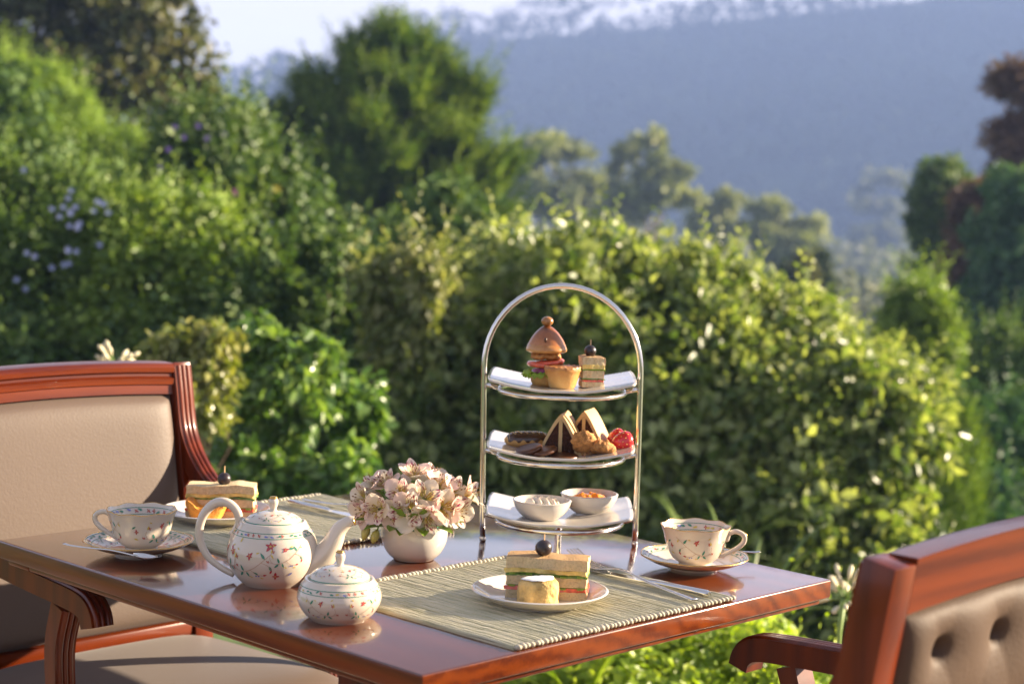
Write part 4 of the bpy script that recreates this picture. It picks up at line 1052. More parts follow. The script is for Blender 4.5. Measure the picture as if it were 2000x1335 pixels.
# ------------------------------------------------------------------ teapot
def make_teapot():
    loc = (-0.321, 2.433, 0.750)
    c = thing('teapot', 'cream floral porcelain teapot with its spout pointing right', 'teapot', loc, R(-4))
    O = [(0, .001), (.036, .001), (.040, 0)] + spline([(.041, .001), (.052, .013), (.0605, .030), (.0625, .046), (.0585, .064), (.0515, .0765), (.0470, .0835)], 5) + [(.0452, .0868), (.0425, .0875), (.0405, .0860), (.0395, .082), (.0395, .06)]
    mb = MB(); mb.lathe(O, 72); body = mb.build('body', M_china, c, smooth=50)
    sf = Surf(O[3:34]); d = MB()
    sf.border(d, sf.len * .885, .0085, 40, 2)
    for k, (a, y, fl, sc) in enumerate(((-1.85, .50, 1, 1.15), (-1.05, .62, 1, .9), (-2.75, .55, -1, 1.1), (1.6, .5, 1, 1.2), (.4, .5, 1, 1.0), (2.6, .5, -1, 1.1))): sf.spray(d, a, sf.len * y, fl, sc, k)
    for k, (a, y) in enumerate(((-1.0, .70), (-2.2, .76), (-1.7, .30), (-.9, .34))):
        sf.leaf(d, a, sf.len * y, k * 1.3, .008, .38, (1, 3, 1, 4, 3, 1, 1)[k])
    sf.flower(d, -1.42, sf.len * .74, .0075, 0, 5, .3); sf.flower(d, -2.42, sf.len * .62, .007, 0, 4, .3); sf.flower(d, -1.3, sf.len * .28, .006, 0, 4)
    d.build('floral_print', PRINT, body, smooth=0)
    # lid
    LP = spline([(.0398, .0862), (.0372, .0905), (.0290, .0955), (.0170, .0990), (.0060, .1003)], 5) + [(.0042, .1025), (.0046, .1050), (.0062, .1090), (.0067, .1130), (.0058, .1170), (.0035, .1195), (0, .1203)]
    mb = MB(); mb.lathe([(0, .085), (.039, .085)] + LP, 56); lid = mb.build('lid', M_china, c, smooth=50)
    mb = MB(); mb.lathe([(.0050, .1178), (.0062, .1180), (.0045, .1203), (0, .1210)], 20); mb.build('gold_tip', M_gold, lid, smooth=180)
    sl_ = Surf(LP[:21]); d = MB()
    for k in range(4): sl_.spray(d, k * 1.57 - 1.4, .018, 1, .55, k)
    sl_.band(d, .001, .0022, 1); d.build('floral_print', PRINT, lid, smooth=0)
    # spout towards +x
    sp_ = spline([(.046, 0, .022), (.060, 0, .032), (.074, 0, .044), (.084, 0, .061), (.092, 0, .078), (.104, 0, .0895), (.1125, 0, .0915)], 5)
    n = len(sp_); rr = [.0185 * (1 - i / (n - 1)) ** 1.25 + .0062 for i in range(n)]
    mb = MB(); mb.tube(sp_, rr, 18, flat=1.0)
    mb.build('spout', M_china, c, smooth=60)
    mb = MB(); mb.tube([(.1118, 0, .0912), (.1132, 0, .0917)], [.0066, .0060], 18); mb.build('spout_gilding', M_gold, c, smooth=180)
    hp = spline([(-.0580, 0, .0640), (-.0505, 0, .0745), (-.0475, 0, .0850), (-.0515, 0, .0985), (-.0640, 0, .1085), (-.0810, 0, .1075), (-.0960, 0, .0930), (-.1030, 0, .0710), (-.1000, 0, .0490), (-.0880, 0, .0300), (-.0700, 0, .0170), (-.0530, 0, .0090)], 5)
    mb = MB(); mb.tube(hp, [.0038 + .0016 * math.sin(math.pi * min(1, i / len(hp) * 1.15)) for i in range(len(hp))], 12, flat=1.2); mb.build('handle', M_china, c, smooth=180)
    q = [(x - .0045 * (1 if z > .03 else .6), y, z + .003 * (z > .07)) for x, y, z in hp[18:48]]
    mb = MB(); mb.tube(q, .0011, 6); mb.build('handle_gilding', M_gold, c, smooth=180)
make_teapot()
def make_sugar():
    loc = (-0.210, 2.243, 0.750)
    c = thing('sugar_bowl', 'lidded floral sugar bowl at the front edge of the table', 'sugar bowl', loc, R(20))
    O = [(0, .001), (.033, .001), (.036, 0)] + spline([(.037, .001), (.046, .010), (.0525, .022), (.0535, .032), (.0500, .0435), (.0455, .0495)], 5) + [(.0440, .0525), (.0415, .0530), (.0395, .0515), (.039, .045)]
    mb = MB(); mb.lathe(O, 72); body = mb.build('body', M_china, c, smooth=50)
    sf = Surf(O[3:29]); d = MB(); sf.border(d, sf.len * .84, .0075, 36, 7)
    for k, a in enumerate((-2.3, -1.2, 0, 1.3, 2.6)): sf.spray(d, a, sf.len * .52, 1 if k % 2 else -1, .8, k)
    d.build('floral_print', PRINT, body, smooth=0)
    LP = spline([(.0392, .0520), (.0370, .0570), (.0290, .0630), (.0170, .0670), (.0058, .0685)], 5) + [(.0042, .0705), (.0045, .0728), (.0060, .0768), (.0065, .0805), (.0056, .0845), (.0033, .0870), (0, .0878)]
    mb = MB(); mb.lathe([(0, .050), (.0385, .050)] + LP, 56); lid = mb.build('lid', M_china, c, smooth=50)
    mb = MB(); mb.lathe([(.0048, .0853), (.0060, .0856), (.0043, .0878), (0, .0885)], 20); mb.build('gold_tip', M_gold, lid, smooth=180)
    s2 = Surf(LP[:21]); d = MB()
    for k in range(4): s2.spray(d, k * 1.57 - 1.2, .019, 1, .55, k)
    s2.band(d, .001, .0022, 1); d.build('floral_print', PRINT, lid, smooth=0)
make_sugar()

# ------------------------------------------------------------------ plates with food, mats, cutlery
M_mat = None
def mat_material():
    m, nt, bs = newmat('sage_cotton')
    tc = nd(nt, 'TexCoord')
    n = nd(nt, 'TexNoise', Vector=nd(nt, 'Mapping', Vector=tc.outputs['Object'], Scale=(260, 12, 20)).outputs[0], Scale=1.0, Detail=3.0)
    n2 = nd(nt, 'TexNoise', Vector=tc.outputs['Object'], Scale=900.0, Detail=2.0)
    a = nd(nt, 'Math', operation='MULTIPLY_ADD', i0=n2.outputs['Fac'], i1=.35, i2=n.outputs['Fac'])
    nt.links.new(ramp(nt, a.outputs[0], [(.42, (.21, .21, .115)), (.62, (.43, .395, .25)), (.95, (.64, .57, .41))]), bs.inputs['Base Color'])
    bs.inputs['Roughness'].default_value = .92; bs.inputs['Sheen Weight'].default_value = .25
    bump(nt, bs, n2.outputs['Fac'], .5, .0008)
    return m
M_mat = mat_material()
M_fringe = plain('cream_tassel', (.48, .43, .33), .9, var=.25, scale=300, bmp=.5, bscale=900)
def make_mat(label, u0, u1, v0, v1, seed):
    c = thing('placemat', label, 'placemat', TW((u0 + u1) / 2, (v0 + v1) / 2, TZ + .0002), YAW, 'woven placemats')
    w, h = (u1 - u0) / 2, (v1 - v0) / 2 - .006
    nr = int((u1 - u0) / .0047); rng = random.Random(seed)
    wid = [rng.choice([1, 1, 1, .7, 1.2]) for _ in range(nr)]; tot = sum(wid); x = -w
    edges = []
    for q in wid: edges.append((x, x + 2 * w * q / tot)); x = edges[-1][1]
    mb = MB(); ny_ = 26
    for x0, x1 in edges:            # each rib of the weave is a low half-round cord
        hgt = rng.uniform(.0022, .0034); ph = rng.uniform(0, 6)
        rows = []
        for j in range(ny_ + 1):
            y = -h + 2 * h * j / ny_; dx = .0006 * math.sin(y * 60 + ph); hh = hgt * (1 + .15 * math.sin(y * 190 + ph * 3))
            for k in range(5):
                t = k / 4; rows.append((x0 + (x1 - x0) * t + dx, y, .0012 + hh * math.sin(math.pi * t) ** .6 if 0 < t < 1 else .0012))
        mb.add(rows, [(j * 5 + k, j * 5 + k + 1, (j + 1) * 5 + k + 1, (j + 1) * 5 + k) for j in range(ny_) for k in range(4)])
    mb.add([(-w, -h, 0), (w, -h, 0), (w, h, 0), (-w, h, 0), (-w, -h, .0013), (w, -h, .0013), (w, h, .0013), (-w, h, .0013)], [(0, 3, 2, 1), (0, 1, 5, 4), (1, 2, 6, 5), (2, 3, 7, 6), (3, 0, 4, 7)])
    mb.fn(lambda x, y, z: (x, y, z + (.0016 * (1 + nz(x * 11, y * 11, seed)) * min(1, abs(x) / w) ** 3 if z > .001 else 0)))
    mb.build('weave', M_mat, c, smooth=60)
    mb = MB(); mb.lathe([(0, -.0045), (.0026, -.0042), (.0036, -.0015), (.0034, .0015), (.0022, .004), (0, .0045)], 8)
    proto = mb.build('tassel', M_fringe, c, smooth=180); first = True
    for sg in (-1, 1):
        n = int(2 * w / .0078)
        for k in range(n):
            if first: o = proto; first = False
            else: o = bpy.data.objects.new('tassel', proto.data); COL.objects.link(o); o.parent = c
            o.location = (-w + 2 * w * (k + .5) / n + rng.uniform(-.0012, .0012), sg * (h + .0035), .0036 + rng.uniform(0, .0008))
            o.rotation_euler = (R(90) + rng.uniform(-.35, .35), rng.uniform(-.3, .3), rng.uniform(-.4, .4))
    return c
make_mat('sage green woven placemat at the near edge under the fork and knife', .158, .582, .004, .384, 2)
make_mat('sage green woven placemat at the far side behind the teapot', .205, .625, .608, .955, 5)

PL_O = [(0, .003), (.048, .003), (.050, 0), (.054, 0), (.055, .003)] + spline([(.055, .003), (.068, .006), (.080, .012), (.0915, .0195)], 5)
def make_plate(label, loc):
    mb = MB(); mb.lathe(prof_shell(PL_O, .0034), 72)
    o = mb.build('tea_plate', M_white, None, smooth=50, loc=loc)
    return tag(o, label, 'plate', 'white tea plates')
MZ = TZ + .0036
pn = (0.047, 2.345, 0.754)
make_plate('white tea plate with sandwich and scone on the near mat', (pn[0], pn[1], MZ))
pf = (-0.465, 2.844, 0.754)
make_plate('white tea plate with sandwich and tart behind the teapot', (pf[0], pf[1], MZ))

def make_fork(label, a, b):
    """a tine tips, b handle end"""
    a = Vector(a); b = Vector(b); L = (a - b).length
    c = thing('fork', label, 'fork', b, 0, 'dessert forks')
    q = (a - b).to_track_quat('X', 'Z'); c.rotation_mode = 'QUATERNION'; c.rotation_quaternion = q
    path = spline([(0, 0, .0020), (L * .06, 0, .0020), (L * .35, 0, .0045), (L * .56, 0, .0095), (L * .66, 0, .0060), (L * .72, 0, .0030)], 5)
    n = len(path); mb = MB(); profs = []
    for i in range(n):
        t = i / (n - 1); w = .0075 - .0045 * min(1, t / .5) if t < .72 else .0030 + (.0115 - .003) * ((t - .72) / .28) ** 1.3
        profs.append([(x * w, y * .0015) for x, y in circ(10, 1)])
    mb.sweep(path, profs, (0, 0, 1)); mb.build('handle', M_steel, c, smooth=180)
    for k in range(4):
        y = (k - 1.5) * .0064
        pts = spline([(L * .715, y * .85, .0030), (L * .77, y, .0018), (L * .86, y, .0040), (L * .94, y * .98, .0095), (L, y * .95, .0160)], 4)
        mb = MB(); m = len(pts)
        mb.sweep(pts, [[(x * (.0020 - .0011 * (i / m) ** 2), z * .0011) for x, z in circ(6, 1)] for i in range(m)], (0, 0, 1)); mb.build('tine', M_steel, c, smooth=180)
    return c
def make_knife(label, a, b):
    a = Vector(a); b = Vector(b); L = (a - b).length
    c = thing('knife', label, 'knife', b, 0, 'dessert knives'); c.rotation_mode = 'QUATERNION'; c.rotation_quaternion = (a - b).to_track_quat('X', 'Z')
    mb = MB(); path = [(x, 0, .0045) for x in (0, .004, L * .2, L * .42, L * .46)]
    mb.sweep(path, [[(x * w, y * h) for x, y in circ(12, 1)] for w, h in ((.0045, .003), (.0072, .0045), (.0064, .0042), (.0052, .0038), (.0045, .0025))], (0, 0, 1)); mb.build('handle', M_steel, c, smooth=60)
    mb = MB(); pts = []; N_ = 14
    for i in range(N_ + 1):
        t = i / N_; x = L * .455 + L * .545 * t
        top_ = .0048 + .004 * min(1, t * 5); bot = -.0048 - .003 * min(1, t * 4)
        if t > .8: k = (t - .8) / .2; top_ = top_ + (bot + .002 - top_) * k ** 1.6
        pts.append((x, top_, bot))
    v = []
    for x, tp, bt in pts: v += [(x, tp, .0042), (x, bt, .0038), (x, tp, .0030), (x, bt, .0034)]
    f = []
    for i in range(N_):
        a_ = 4 * i; f += [(a_, a_ + 4, a_ + 5, a_ + 1), (a_ + 2, a_ + 3, a_ + 7, a_ + 6), (a_, a_ + 2, a_ + 6, a_ + 4), (a_ + 1, a_ + 5, a_ + 7, a_ + 3)]
    mb.add(v, f); mb.build('blade', M_steel, c, smooth=50)
    return c
fz = MZ + .0008
make_knife('dessert knife on the near mat, beyond the fork', (0.113, 2.543, 0.757), (0.278, 2.395, 0.757))
make_fork('dessert fork with tines raised on the near mat', (0.097, 2.588, 0.762), (0.255, 2.360, 0.759))
make_knife('dessert knife on the far mat behind the teapot', (-0.201, 2.840, 0.757), (-0.369, 2.995, 0.757))
make_fork('dessert fork on the far mat behind the bouquet', (-0.192, 2.889, 0.757), (-0.347, 3.028, 0.757))

# ------------------------------------------------------------------ three-tier cake stand
SC = (0.082, 2.757, 0.750)
stand = thing('cake_stand', 'three-tier arched chrome cake stand holding square white plates', 'cake stand', SC, R(-1.5))
TIER = (.0435, .1445, .2465)
LEAN = -.018
def lean(x, y, z): return (x + LEAN * z * .6, y, z)
mb = MB()
arc = [(-.1185, 0, .006), (-.1195, 0, .03), (-.1205, 0, .16), (-.1210, 0, .25)] + [(-.121 * math.cos(a), 0, .275 + .128 * math.sin(a)) for a in [math.pi * k / 26 for k in range(27)]] + [(.1210, 0, .25), (.1205, 0, .16), (.1195, 0, .03), (.1185, 0, .006)]
mb.tube(arc, .0045, 12); mb.fn(lean); mb.build('arch', M_chrome, stand, smooth=180)
for x in (-.1185, .1185):
    mb = MB(); mb.lathe([(0, 0), (.0042, 0), (.0052, .0015), (.0052, .007), (.0048, .008), (0, .008)], 12); mb.xf(Matrix.Translation((x, 0, 0)))
    mb.build('foot', M_chrome, stand, smooth=40)
for z in TIER:
    mb = MB(); n = 64
    mb.tube([(.098 * math.cos(2 * math.pi * k / n), .098 * math.sin(2 * math.pi * k / n), z - .006) for k in range(n)],   .0040, 10, closed=True); mb.fn(lean)
    ring = mb.build('ring', M_chrome, stand, smooth=180)
    for sx in (-1, 1):
        mb = MB(); xe = .1195 + .001 * min(1, z / .16)
        mb.tube([(sx * .100, 0, z - .004), (sx * (xe - .004), 0, z)], .0036, 10); mb.fn(lean); mb.build('strut', M_chrome, ring, smooth=180)
for sy in (-1, 1):
    mb = MB(); mb.tube(spline([(0, sy * .097, .036), (0, sy * .098, .025), (0, sy * .098, .008), (0, sy * .098, .003)], 4), .0042, 12); mb.fn(lean); mb.build('leg', M_chrome, stand, smooth=180)
    mb = MB(); mb.lathe([(0, 0), (.0042, 0), (.0054, .0015), (.0054, .006), (0, .008)], 12); mb.xf(Matrix.Translation((0, sy * .098, 0))); mb.build('foot', M_chrome, stand, smooth=40)
def plate_z(x, y):
    return .022 * max(0, abs(x) / .112 - .25) ** 1.4 + .005 * max(0, abs(y) / .1 - .45) ** 1.5
def make_square_plate(label, z):
    mb = MB(); N_ = 36
    def fn(sg):
        def g(a, b):
            s1, s2 = 2 * a - 1, 2 * b - 1
            k = math.sqrt(1 - .09 * s2 ** 4 * abs(s1) ** 4) ; k2 = math.sqrt(1 - .09 * s1 ** 4 * abs(s2) ** 4)
            x, y = s1 * k * .1135, s2 * k2 * .100
            return (x, y, plate_z(x, y) + (.0035 if sg > 0 else 0))
        return g
    mb.grid(N_, N_, fn(1)); mb.grid(N_, N_, fn(-1))
    n1 = N_ + 1; o = n1 * n1
    rim = [i for i in range(n1)] + [j * n1 + N_ for j in range(1, n1)] + [N_ * n1 + i for i in range(N_ - 1, -1, -1)] + [j * n1 for j in range(N_ - 1, 0, -1)]
    mb.f += [(rim[k], rim[(k + 1) % len(rim)], rim[(k + 1) % len(rim)] + o, rim[k] + o) for k in range(len(rim))]; mb.m += [0] * len(rim)
    o_ = mb.build('square_plate', M_white, None, smooth=180, loc=(SC[0] + LEAN * .6 * z, SC[1], TZ + z - .0005), rot=(0, 0, R(-1.5)))
    return tag(o_, label, 'plate', 'square white plates of the cake stand')
make_square_plate('square white plate on the lowest tier of the cake stand', TIER[0])
make_square_plate('square white plate on the middle tier of the cake stand', TIER[1])
make_square_plate('square white plate on the top tier of the cake stand', TIER[2])
def ST(dx, dy, tier, dz=.0035):
    """point on a tier's plate, dx right, dy back from the middle"""
    return (SC[0] + LEAN * .6 * TIER[tier] + dx, SC[1] + dy, TZ + TIER[tier] - .0005 + plate_z(dx, dy) + dz)
# two ramekins on the lowest tier
RO = [(0, .001), (.019, .001), (.022, 0), (.025, .001)] + spline([(.025, .001), (.036, .010), (.0425, .020), (.0455, .029)], 5)
def ramekin(label, p):
    mb = MB(); mb.lathe(prof_shell(RO, .003), 56); return tag(mb.build('ramekin', M_white, None, smooth=50, loc=p), label, 'dish', 'white ramekins')
rc = ST(-.028, -.038, 0); ramekin('white ramekin of whipped cream, front one on the lowest tier', rc)
rj = ST(.047, .022, 0); ramekin('white ramekin of orange jam on the lowest tier', rj)
M_cream = plain('whipped_cream', (.80, .72, .60), .5, sss=.15, bmp=.15, bscale=200)
M_jam = plain('orange_jam', (.80, .26, .015), .12, var=.35, scale=120, sss=.3, coat=.8, bmp=.4, bscale=150, bdist=.002)
mb = MB()
def cream(a, b):
    x, y = (2 * a - 1) * .030, (2 * b - 1) * .024; e = max(0, 1 - (x / .030) ** 4 - (y / .024) ** 4)
    return (x, y, .014 + .016 * e ** .5 + .0035 * math.sin((x + .35 * y) * 560) * e)
mb.grid(60, 24, cream); tag(mb.build('whipped_cream', M_cream, None, smooth=180, loc=rc), 'ridged swirl of whipped cream in the front ramekin', 'cream')
mb = MB()
def jam(a, b):
    x, y = (2 * a - 1) * .030, (2 * b - 1) * .030; r = math.hypot(x, y) / .036; e = max(0, 1 - r * r)
    return (x, y, .013 + .016 * e ** .6 + .005 * nz(x, y, 3, 110) * e + .003 * nz(x, y, 1, 260) * e)
mb.grid(36, 36, jam); tag(mb.build('jam', M_jam, None, smooth=180, loc=rj), 'glossy orange jam heaped in the back ramekin', 'jam')

# ================================================================== food
def bread_mat(name, crumb, crust):
    m, nt, bs = newmat(name)
    tc = nd(nt, 'TexCoord'); geo = nd(nt, 'NewGeometry')
    n = nd(nt, 'TexNoise', Vector=tc.outputs['Object'], Scale=300.0, Detail=5.0, Roughness=.75)
    b = nd(nt, 'TexNoise', Vector=tc.outputs['Object'], Scale=70.0, Detail=3.0)
    c1 = ramp(nt, n.outputs['Fac'], [(.34, tuple(x * .62 for x in crumb)), (.52, crumb)])
    c2 = ramp(nt, b.outputs['Fac'], [(.32, tuple(x * .55 for x in crust)), (.68, crust)])
    mx = nd(nt, 'MixRGB', Fac=.35, Color1=c1, Color2=c2)
    nt.links.new(mx.outputs[0], bs.inputs['Base Color'])
    bs.inputs['Roughness'].default_value = .85
    bs.inputs['Subsurface Weight'].default_value = .1; bs.inputs['Subsurface Scale'].default_value = .004
    bump(nt, bs, n.outputs['Fac'], 1.0, .003)
    return m
M_bread = bread_mat('white_bread', (.82, .66, .40), (.70, .46, .19))
M_toast = bread_mat('toasted_bread', (.58, .38, .18), (.38, .16, .045))
def baked(name, z0, z1, cols, rough=.4, coat=.2, bmp=.25):
    """crust that browns towards the top of the bake"""
    m, nt, bs = newmat(name)
    tc = nd(nt, 'TexCoord'); sp_ = nd(nt, 'SeparateXYZ', Vector=tc.outputs['Object'])
    g = nd(nt, 'MapRange', Value=sp_.outputs['Z'], From_Min=z0, From_Max=z1)
    n = nd(nt, 'TexNoise', Vector=tc.outputs['Object'], Scale=75.0, Detail=5.0, Roughness=.65)
    a = nd(nt, 'Math', operation='MULTIPLY_ADD', i0=n.outputs['Fac'], i1=.9, i2=-.45)
    b = nd(nt, 'Math', operation='ADD', i0=g.outputs['Result'], i1=a.outputs[0])
    nt.links.new(ramp(nt, b.outputs[0], [(.0, cols[0]), (.35, cols[1]), (.75, cols[2]), (1.0, cols[3])]), bs.inputs['Base Color'])
    bs.inputs['Roughness'].default_value = rough; bs.inputs['Coat Weight'].default_value = coat; bs.inputs['Coat Roughness'].default_value = .15
    f = nd(nt, 'TexNoise', Vector=tc.outputs['Object'], Scale=240.0, Detail=4.0)
    bump(nt, bs, f.outputs['Fac'], bmp, .0015)
    return m
M_bun = baked('glazed_bun', .051, .092, [(.52, .26, .07), (.38, .13, .024), (.26, .075, .016), (.14, .04, .011)], .3, .5, .15)
M_pastry = baked('pie_pastry', .0, .036, [(.62, .38, .13), (.58, .31, .085), (.50, .22, .05), (.32, .11, .025)], .55, .15, .5)
M_bunlow = plain('bun_base', (.55, .29, .08), .6, var=.3, scale=60, bmp=.3, bscale=200)
M_patty = plain('fried_chicken', (.42, .17, .035), .6, var=.6, scale=120, bmp=.9, bscale=180, bdist=.004)
M_tomato = plain('tomato_flesh', (.62, .09, .035), .2, var=.3, scale=130, coat=.5, sss=.2)
M_lettuce = leafmat('lettuce_leaf', [(.18, .30, .03), (.28, .42, .05), (.42, .55, .10)], .4, .4, 40)
M_onion = plain('red_onion', (.34, .10, .22), .25, var=.3, scale=150)
M_egg = plain('egg_filling', (.66, .48, .14), .5, var=.2, scale=200, bmp=.4, bscale=300)
M_cuc = plain('cucumber_skin', (.10, .20, .03), .35, var=.5, scale=200)
M_olive = plain('black_olive', (.022, .012, .013), .36, coat=.1, var=.5, scale=120, bmp=.4, bscale=160)
M_golive = plain('bun_olive', (.32, .13, .03), .25, coat=.4, var=.35, scale=140)
M_pick = plain('wooden_pick', (.55, .33, .15), .7)
M_choc = plain('dark_chocolate', (.050, .018, .008), .22, coat=.4, var=.25, scale=60)
M_bisc = plain('chocolate_biscuit', (.085, .028, .010), .4, var=.25, scale=90, bmp=.2, bscale=200)
M_sponge = plain('chocolate_sponge', (.050, .014, .005), .9, var=.55, scale=330, bmp=1.0, bscale=330, bdist=.003)
M_icing = plain('cream_icing', (.58, .39, .18), .5, sss=.1, var=.08, scale=50)
M_choux = plain('choux_pastry', (.62, .35, .11), .6, var=.3, scale=50, bmp=.5, bscale=120, bdist=.002)
M_cookie = plain('oat_cookie', (.42, .19, .055), .8, var=.6, scale=130, bmp=1.0, bscale=150, bdist=.004)
M_chip = plain('chocolate_chip', (.07, .025, .010), .4)
M_straw = plain('strawberry_skin', (.58, .018, .022), .25, coat=.5, var=.15, scale=200)
M_seed = plain('strawberry_seed', (.70, .42, .10), .5)
M_calyx = plain('strawberry_calyx', (.12, .24, .03), .5)
M_scone = plain('scone_crumb', (.56, .36, .12), .8, var=.4, scale=80, bmp=1.0, bscale=90, bdist=.005)
M_sugar = plain('icing_sugar', (.86, .82, .76), .9, var=.06, scale=200, bmp=.4, bscale=500)
M_tart = plain('flaky_tart', (.66, .26, .035), .5, var=.4, scale=60, bmp=.8, bscale=110, bdist=.004)

def slab(x0, x1, y0, y1, z0, z1, seed, wob=.0012, n=10, zw=None):
    """soft uneven slice: top and bottom undulate, edges ragged"""
    mb = MB(); nx_, ny_ = n, max(3, int(n * (y1 - y0) / (x1 - x0)) + 2)
    zw = wob if zw is None else zw
    def P(i, j, k, nk):
        x = x0 + (x1 - x0) * i / nx_; y = y0 + (y1 - y0) * j / ny_; z = z0 + (z1 - z0) * k / nk
        rag = 1 if (i in (0, nx_) or j in (0, ny_)) else 0
        dx = wob * nz(y * 150, z * 150, seed) * (1 if i in (0, nx_) else 0); dy = wob * nz(x * 150, z * 150, seed + 5) * (1 if j in (0, ny_) else 0)
        return (x + dx, y + dy, z + zw * nz(x * 45, y * 45, seed * 1.3 + (0 if k else 7)))
    idx = {}
    v = []
    def vid(i, j, k):
        if (i, j, k) not in idx: idx[(i, j, k)] = len(v); v.append(P(i, j, k, 2))
        return idx[(i, j, k)]
    f = []
    for i in range(nx_):
        for j in range(ny_):
            f.append((vid(i, j, 2), vid(i + 1, j, 2), vid(i + 1, j + 1, 2), vid(i, j + 1, 2))); f.append((vid(i, j, 0), vid(i, j + 1, 0), vid(i + 1, j + 1, 0), vid(i + 1, j, 0)))
    for k in range(2):
        for i in range(nx_):
            f.append((vid(i, 0, k), vid(i + 1, 0, k), vid(i + 1, 0, k + 1), vid(i, 0, k + 1))); f.append((vid(i, ny_, k), vid(i, ny_, k + 1), vid(i + 1, ny_, k + 1), vid(i + 1, ny_, k)))
        for j in range(ny_):
            f.append((vid(0, j, k), vid(0, j, k + 1), vid(0, j + 1, k + 1), vid(0, j + 1, k))); f.append((vid(nx_, j, k), vid(nx_, j + 1, k), vid(nx_, j + 1, k + 1), vid(nx_, j, k + 1)))
    return mb.add(v, f)
def pick_olive(c, x, y, z, r, h):
    mb = MB(); mb.lathe([(0, -r * .95)] + [(r * math.sin(a), -r * .95 * math.cos(a)) for a in [math.pi * k / 12 for k in range(1, 12)]] + [(r * .2, r * .93), (0, r * .8)], 20)
    mb.xf(Matrix.Translation((x, y, z + r * .9))); mb.build('olive', M_olive, c, smooth=180)
    mb = MB(); mb.tube([(x, y, z - .02), (x + .0005, y, z + r * 1.9 + h)], .0011, 6); mb.build('pick', M_pick, c, smooth=180)
def lettuce(c, pts_):
    for q, (x, y, z, s, a) in enumerate(pts_):
        mb = MB()
        mb.grid(8, 6, lambda p, t: (x + math.cos(a) * s * p - math.sin(a) * s * (t - .5) * 1.3, y + math.sin(a) * s * p + math.cos(a) * s * (t - .5) * 1.3, z - s * .35 * p * p + s * .16 * p * math.sin(t * 21 + q) + s * .08 * math.sin(p * 14 + q)))
        mb.build('lettuce', M_lettuce, c, smooth=180)
def sandwich(name, label, loc, rz, Lx, Ly, layers, seed, olive=True, grooves=False):
    c = thing(name, label, 'sandwich', loc, rz)
    z = 0; k = 0
    for kind, h, ins in layers:
        m = {'b': M_bread, 't': M_toast, 'e': M_egg, 'c': M_cuc, 'o': M_tomato, 'l': M_lettuce}[kind]
        nm = {'b': 'bread', 't': 'bread', 'e': 'egg_filling', 'c': 'cucumber', 'o': 'tomato', 'l': 'lettuce'}[kind]
        mb = slab(-Lx / 2 + ins, Lx / 2 - ins, -Ly / 2 + ins, Ly / 2 - ins, z, z + h - .0002, seed + k * 3, .0019 if kind in 'bt' else .0032, 26, .0008 if kind in 'bt' else .0010)
        if grooves and k == len(layers) - 1:
            mb.fn(lambda x, y, zz: (x, y, zz - (.0009 * (1 + math.sin(y * 1150)) if zz > z + h * .7 else 0)))
        jx, jy = .0010 * nz(k * 3.3, seed, 1), .0016 * nz(k * 2.7, seed, 6)
        sk = .0025 * nz(k * 1.9, seed, 4)
        lv = z / .05
        mb.fn(lambda x, y, zz: (x * (1 - .012 * abs(nz(k, seed))) + jx * 2, y + jy * 2 + .0012 * nz(x * 60, zz * 90, seed + k), zz + lv * (.0040 * nz(x * 24, seed * 3.1, .5) + .0015 * nz(x * 55, y * 40, seed) - .0018 * (abs(x) / Lx * 2) ** 4)))
        if kind == 'l' and Lx > .06: lettuce(c, [(-Lx * .42 + Lx * .84 * q / 4, -Ly / 2 + .003, z + .001 + lv * .004 * nz((-Lx * .42 + Lx * .84 * q / 4) * 24, seed * 3.1, .5), .006 + .003 * nz(q * 2.2, seed), -1.57 + .4 * nz(q * 1.7, k)) for q in range(5)])
        ob = mb.build(nm, [M_bread, M_toast] if kind == 't' else m, c, smooth=50); z += h; k += 1
        if kind == 't':
            for p_ in ob.data.polygons:
                if p_.normal.z > .6: p_.material_index = 1
    if olive: pick_olive(c, olive[0], olive[1], z - .001, olive[2], olive[3])
    return c
full = [('b', .0115, 0), ('o', .0055, -.0004), ('l', .0014, .002), ('b', .0130, .0008), ('c', .0022, -.0005), ('l', .0018, .001), ('e', .0062, -.0004), ('t', .0150, 0)]
PZ = MZ + .0068
sandwich('club_sandwich', 'layered finger sandwich topped with an olive on the near plate', (pn[0] + .010, pn[1] + .014, PZ), R(-6), .108, .046, full, 3, (-.006, -.006, .0115, .007), True)
c = thing('scone', 'sugar-dusted scone in front of the sandwich on the near plate', 'scone', (pn[0] - .003, pn[1] - .038, PZ), .3)
mb = MB()
mb.lathe([(0, 0), (.025, 0), (.0275, .003), (.0265, .012), (.0275, .020), (.0265, .029), (.022, .0335), (.012, .0345), (0, .0345)], 40, 0, lambda r, z, a: (r * (1 + .05 * nz(math.cos(a) * 2, math.sin(a) * 2, z * 120) + .035 * nz(math.cos(a) * 6, math.sin(a) * 6, z * 260)), z * (1 + .05 * math.cos(a + 1))))
mb.build('crumb', M_scone, c, smooth=80)
mb = MB(); mb.grid(20, 20, lambda a, b: (lambda r, t: (r * .0215 * math.cos(t) * (1 + .1 * math.sin(5 * t)), r * .0215 * math.sin(t) * (1 + .1 * math.sin(3 * t)), .0349 * (1 + .05 * math.cos(t + 1) * min(1, r)) + .0022 * math.sqrt(max(0, 1 - r * r)) + .0004 * math.sin(t * 9) * r))(a, b * 2 * math.pi))
mb.build('icing_sugar', M_sugar, c, smooth=180)
far_l = [('b', .0110, 0), ('o', .0050, -.0004), ('l', .0014, .002), ('b', .0130, .0008), ('c', .0028, -.0005), ('e', .0058, -.0004), ('b', .0130, 0)]
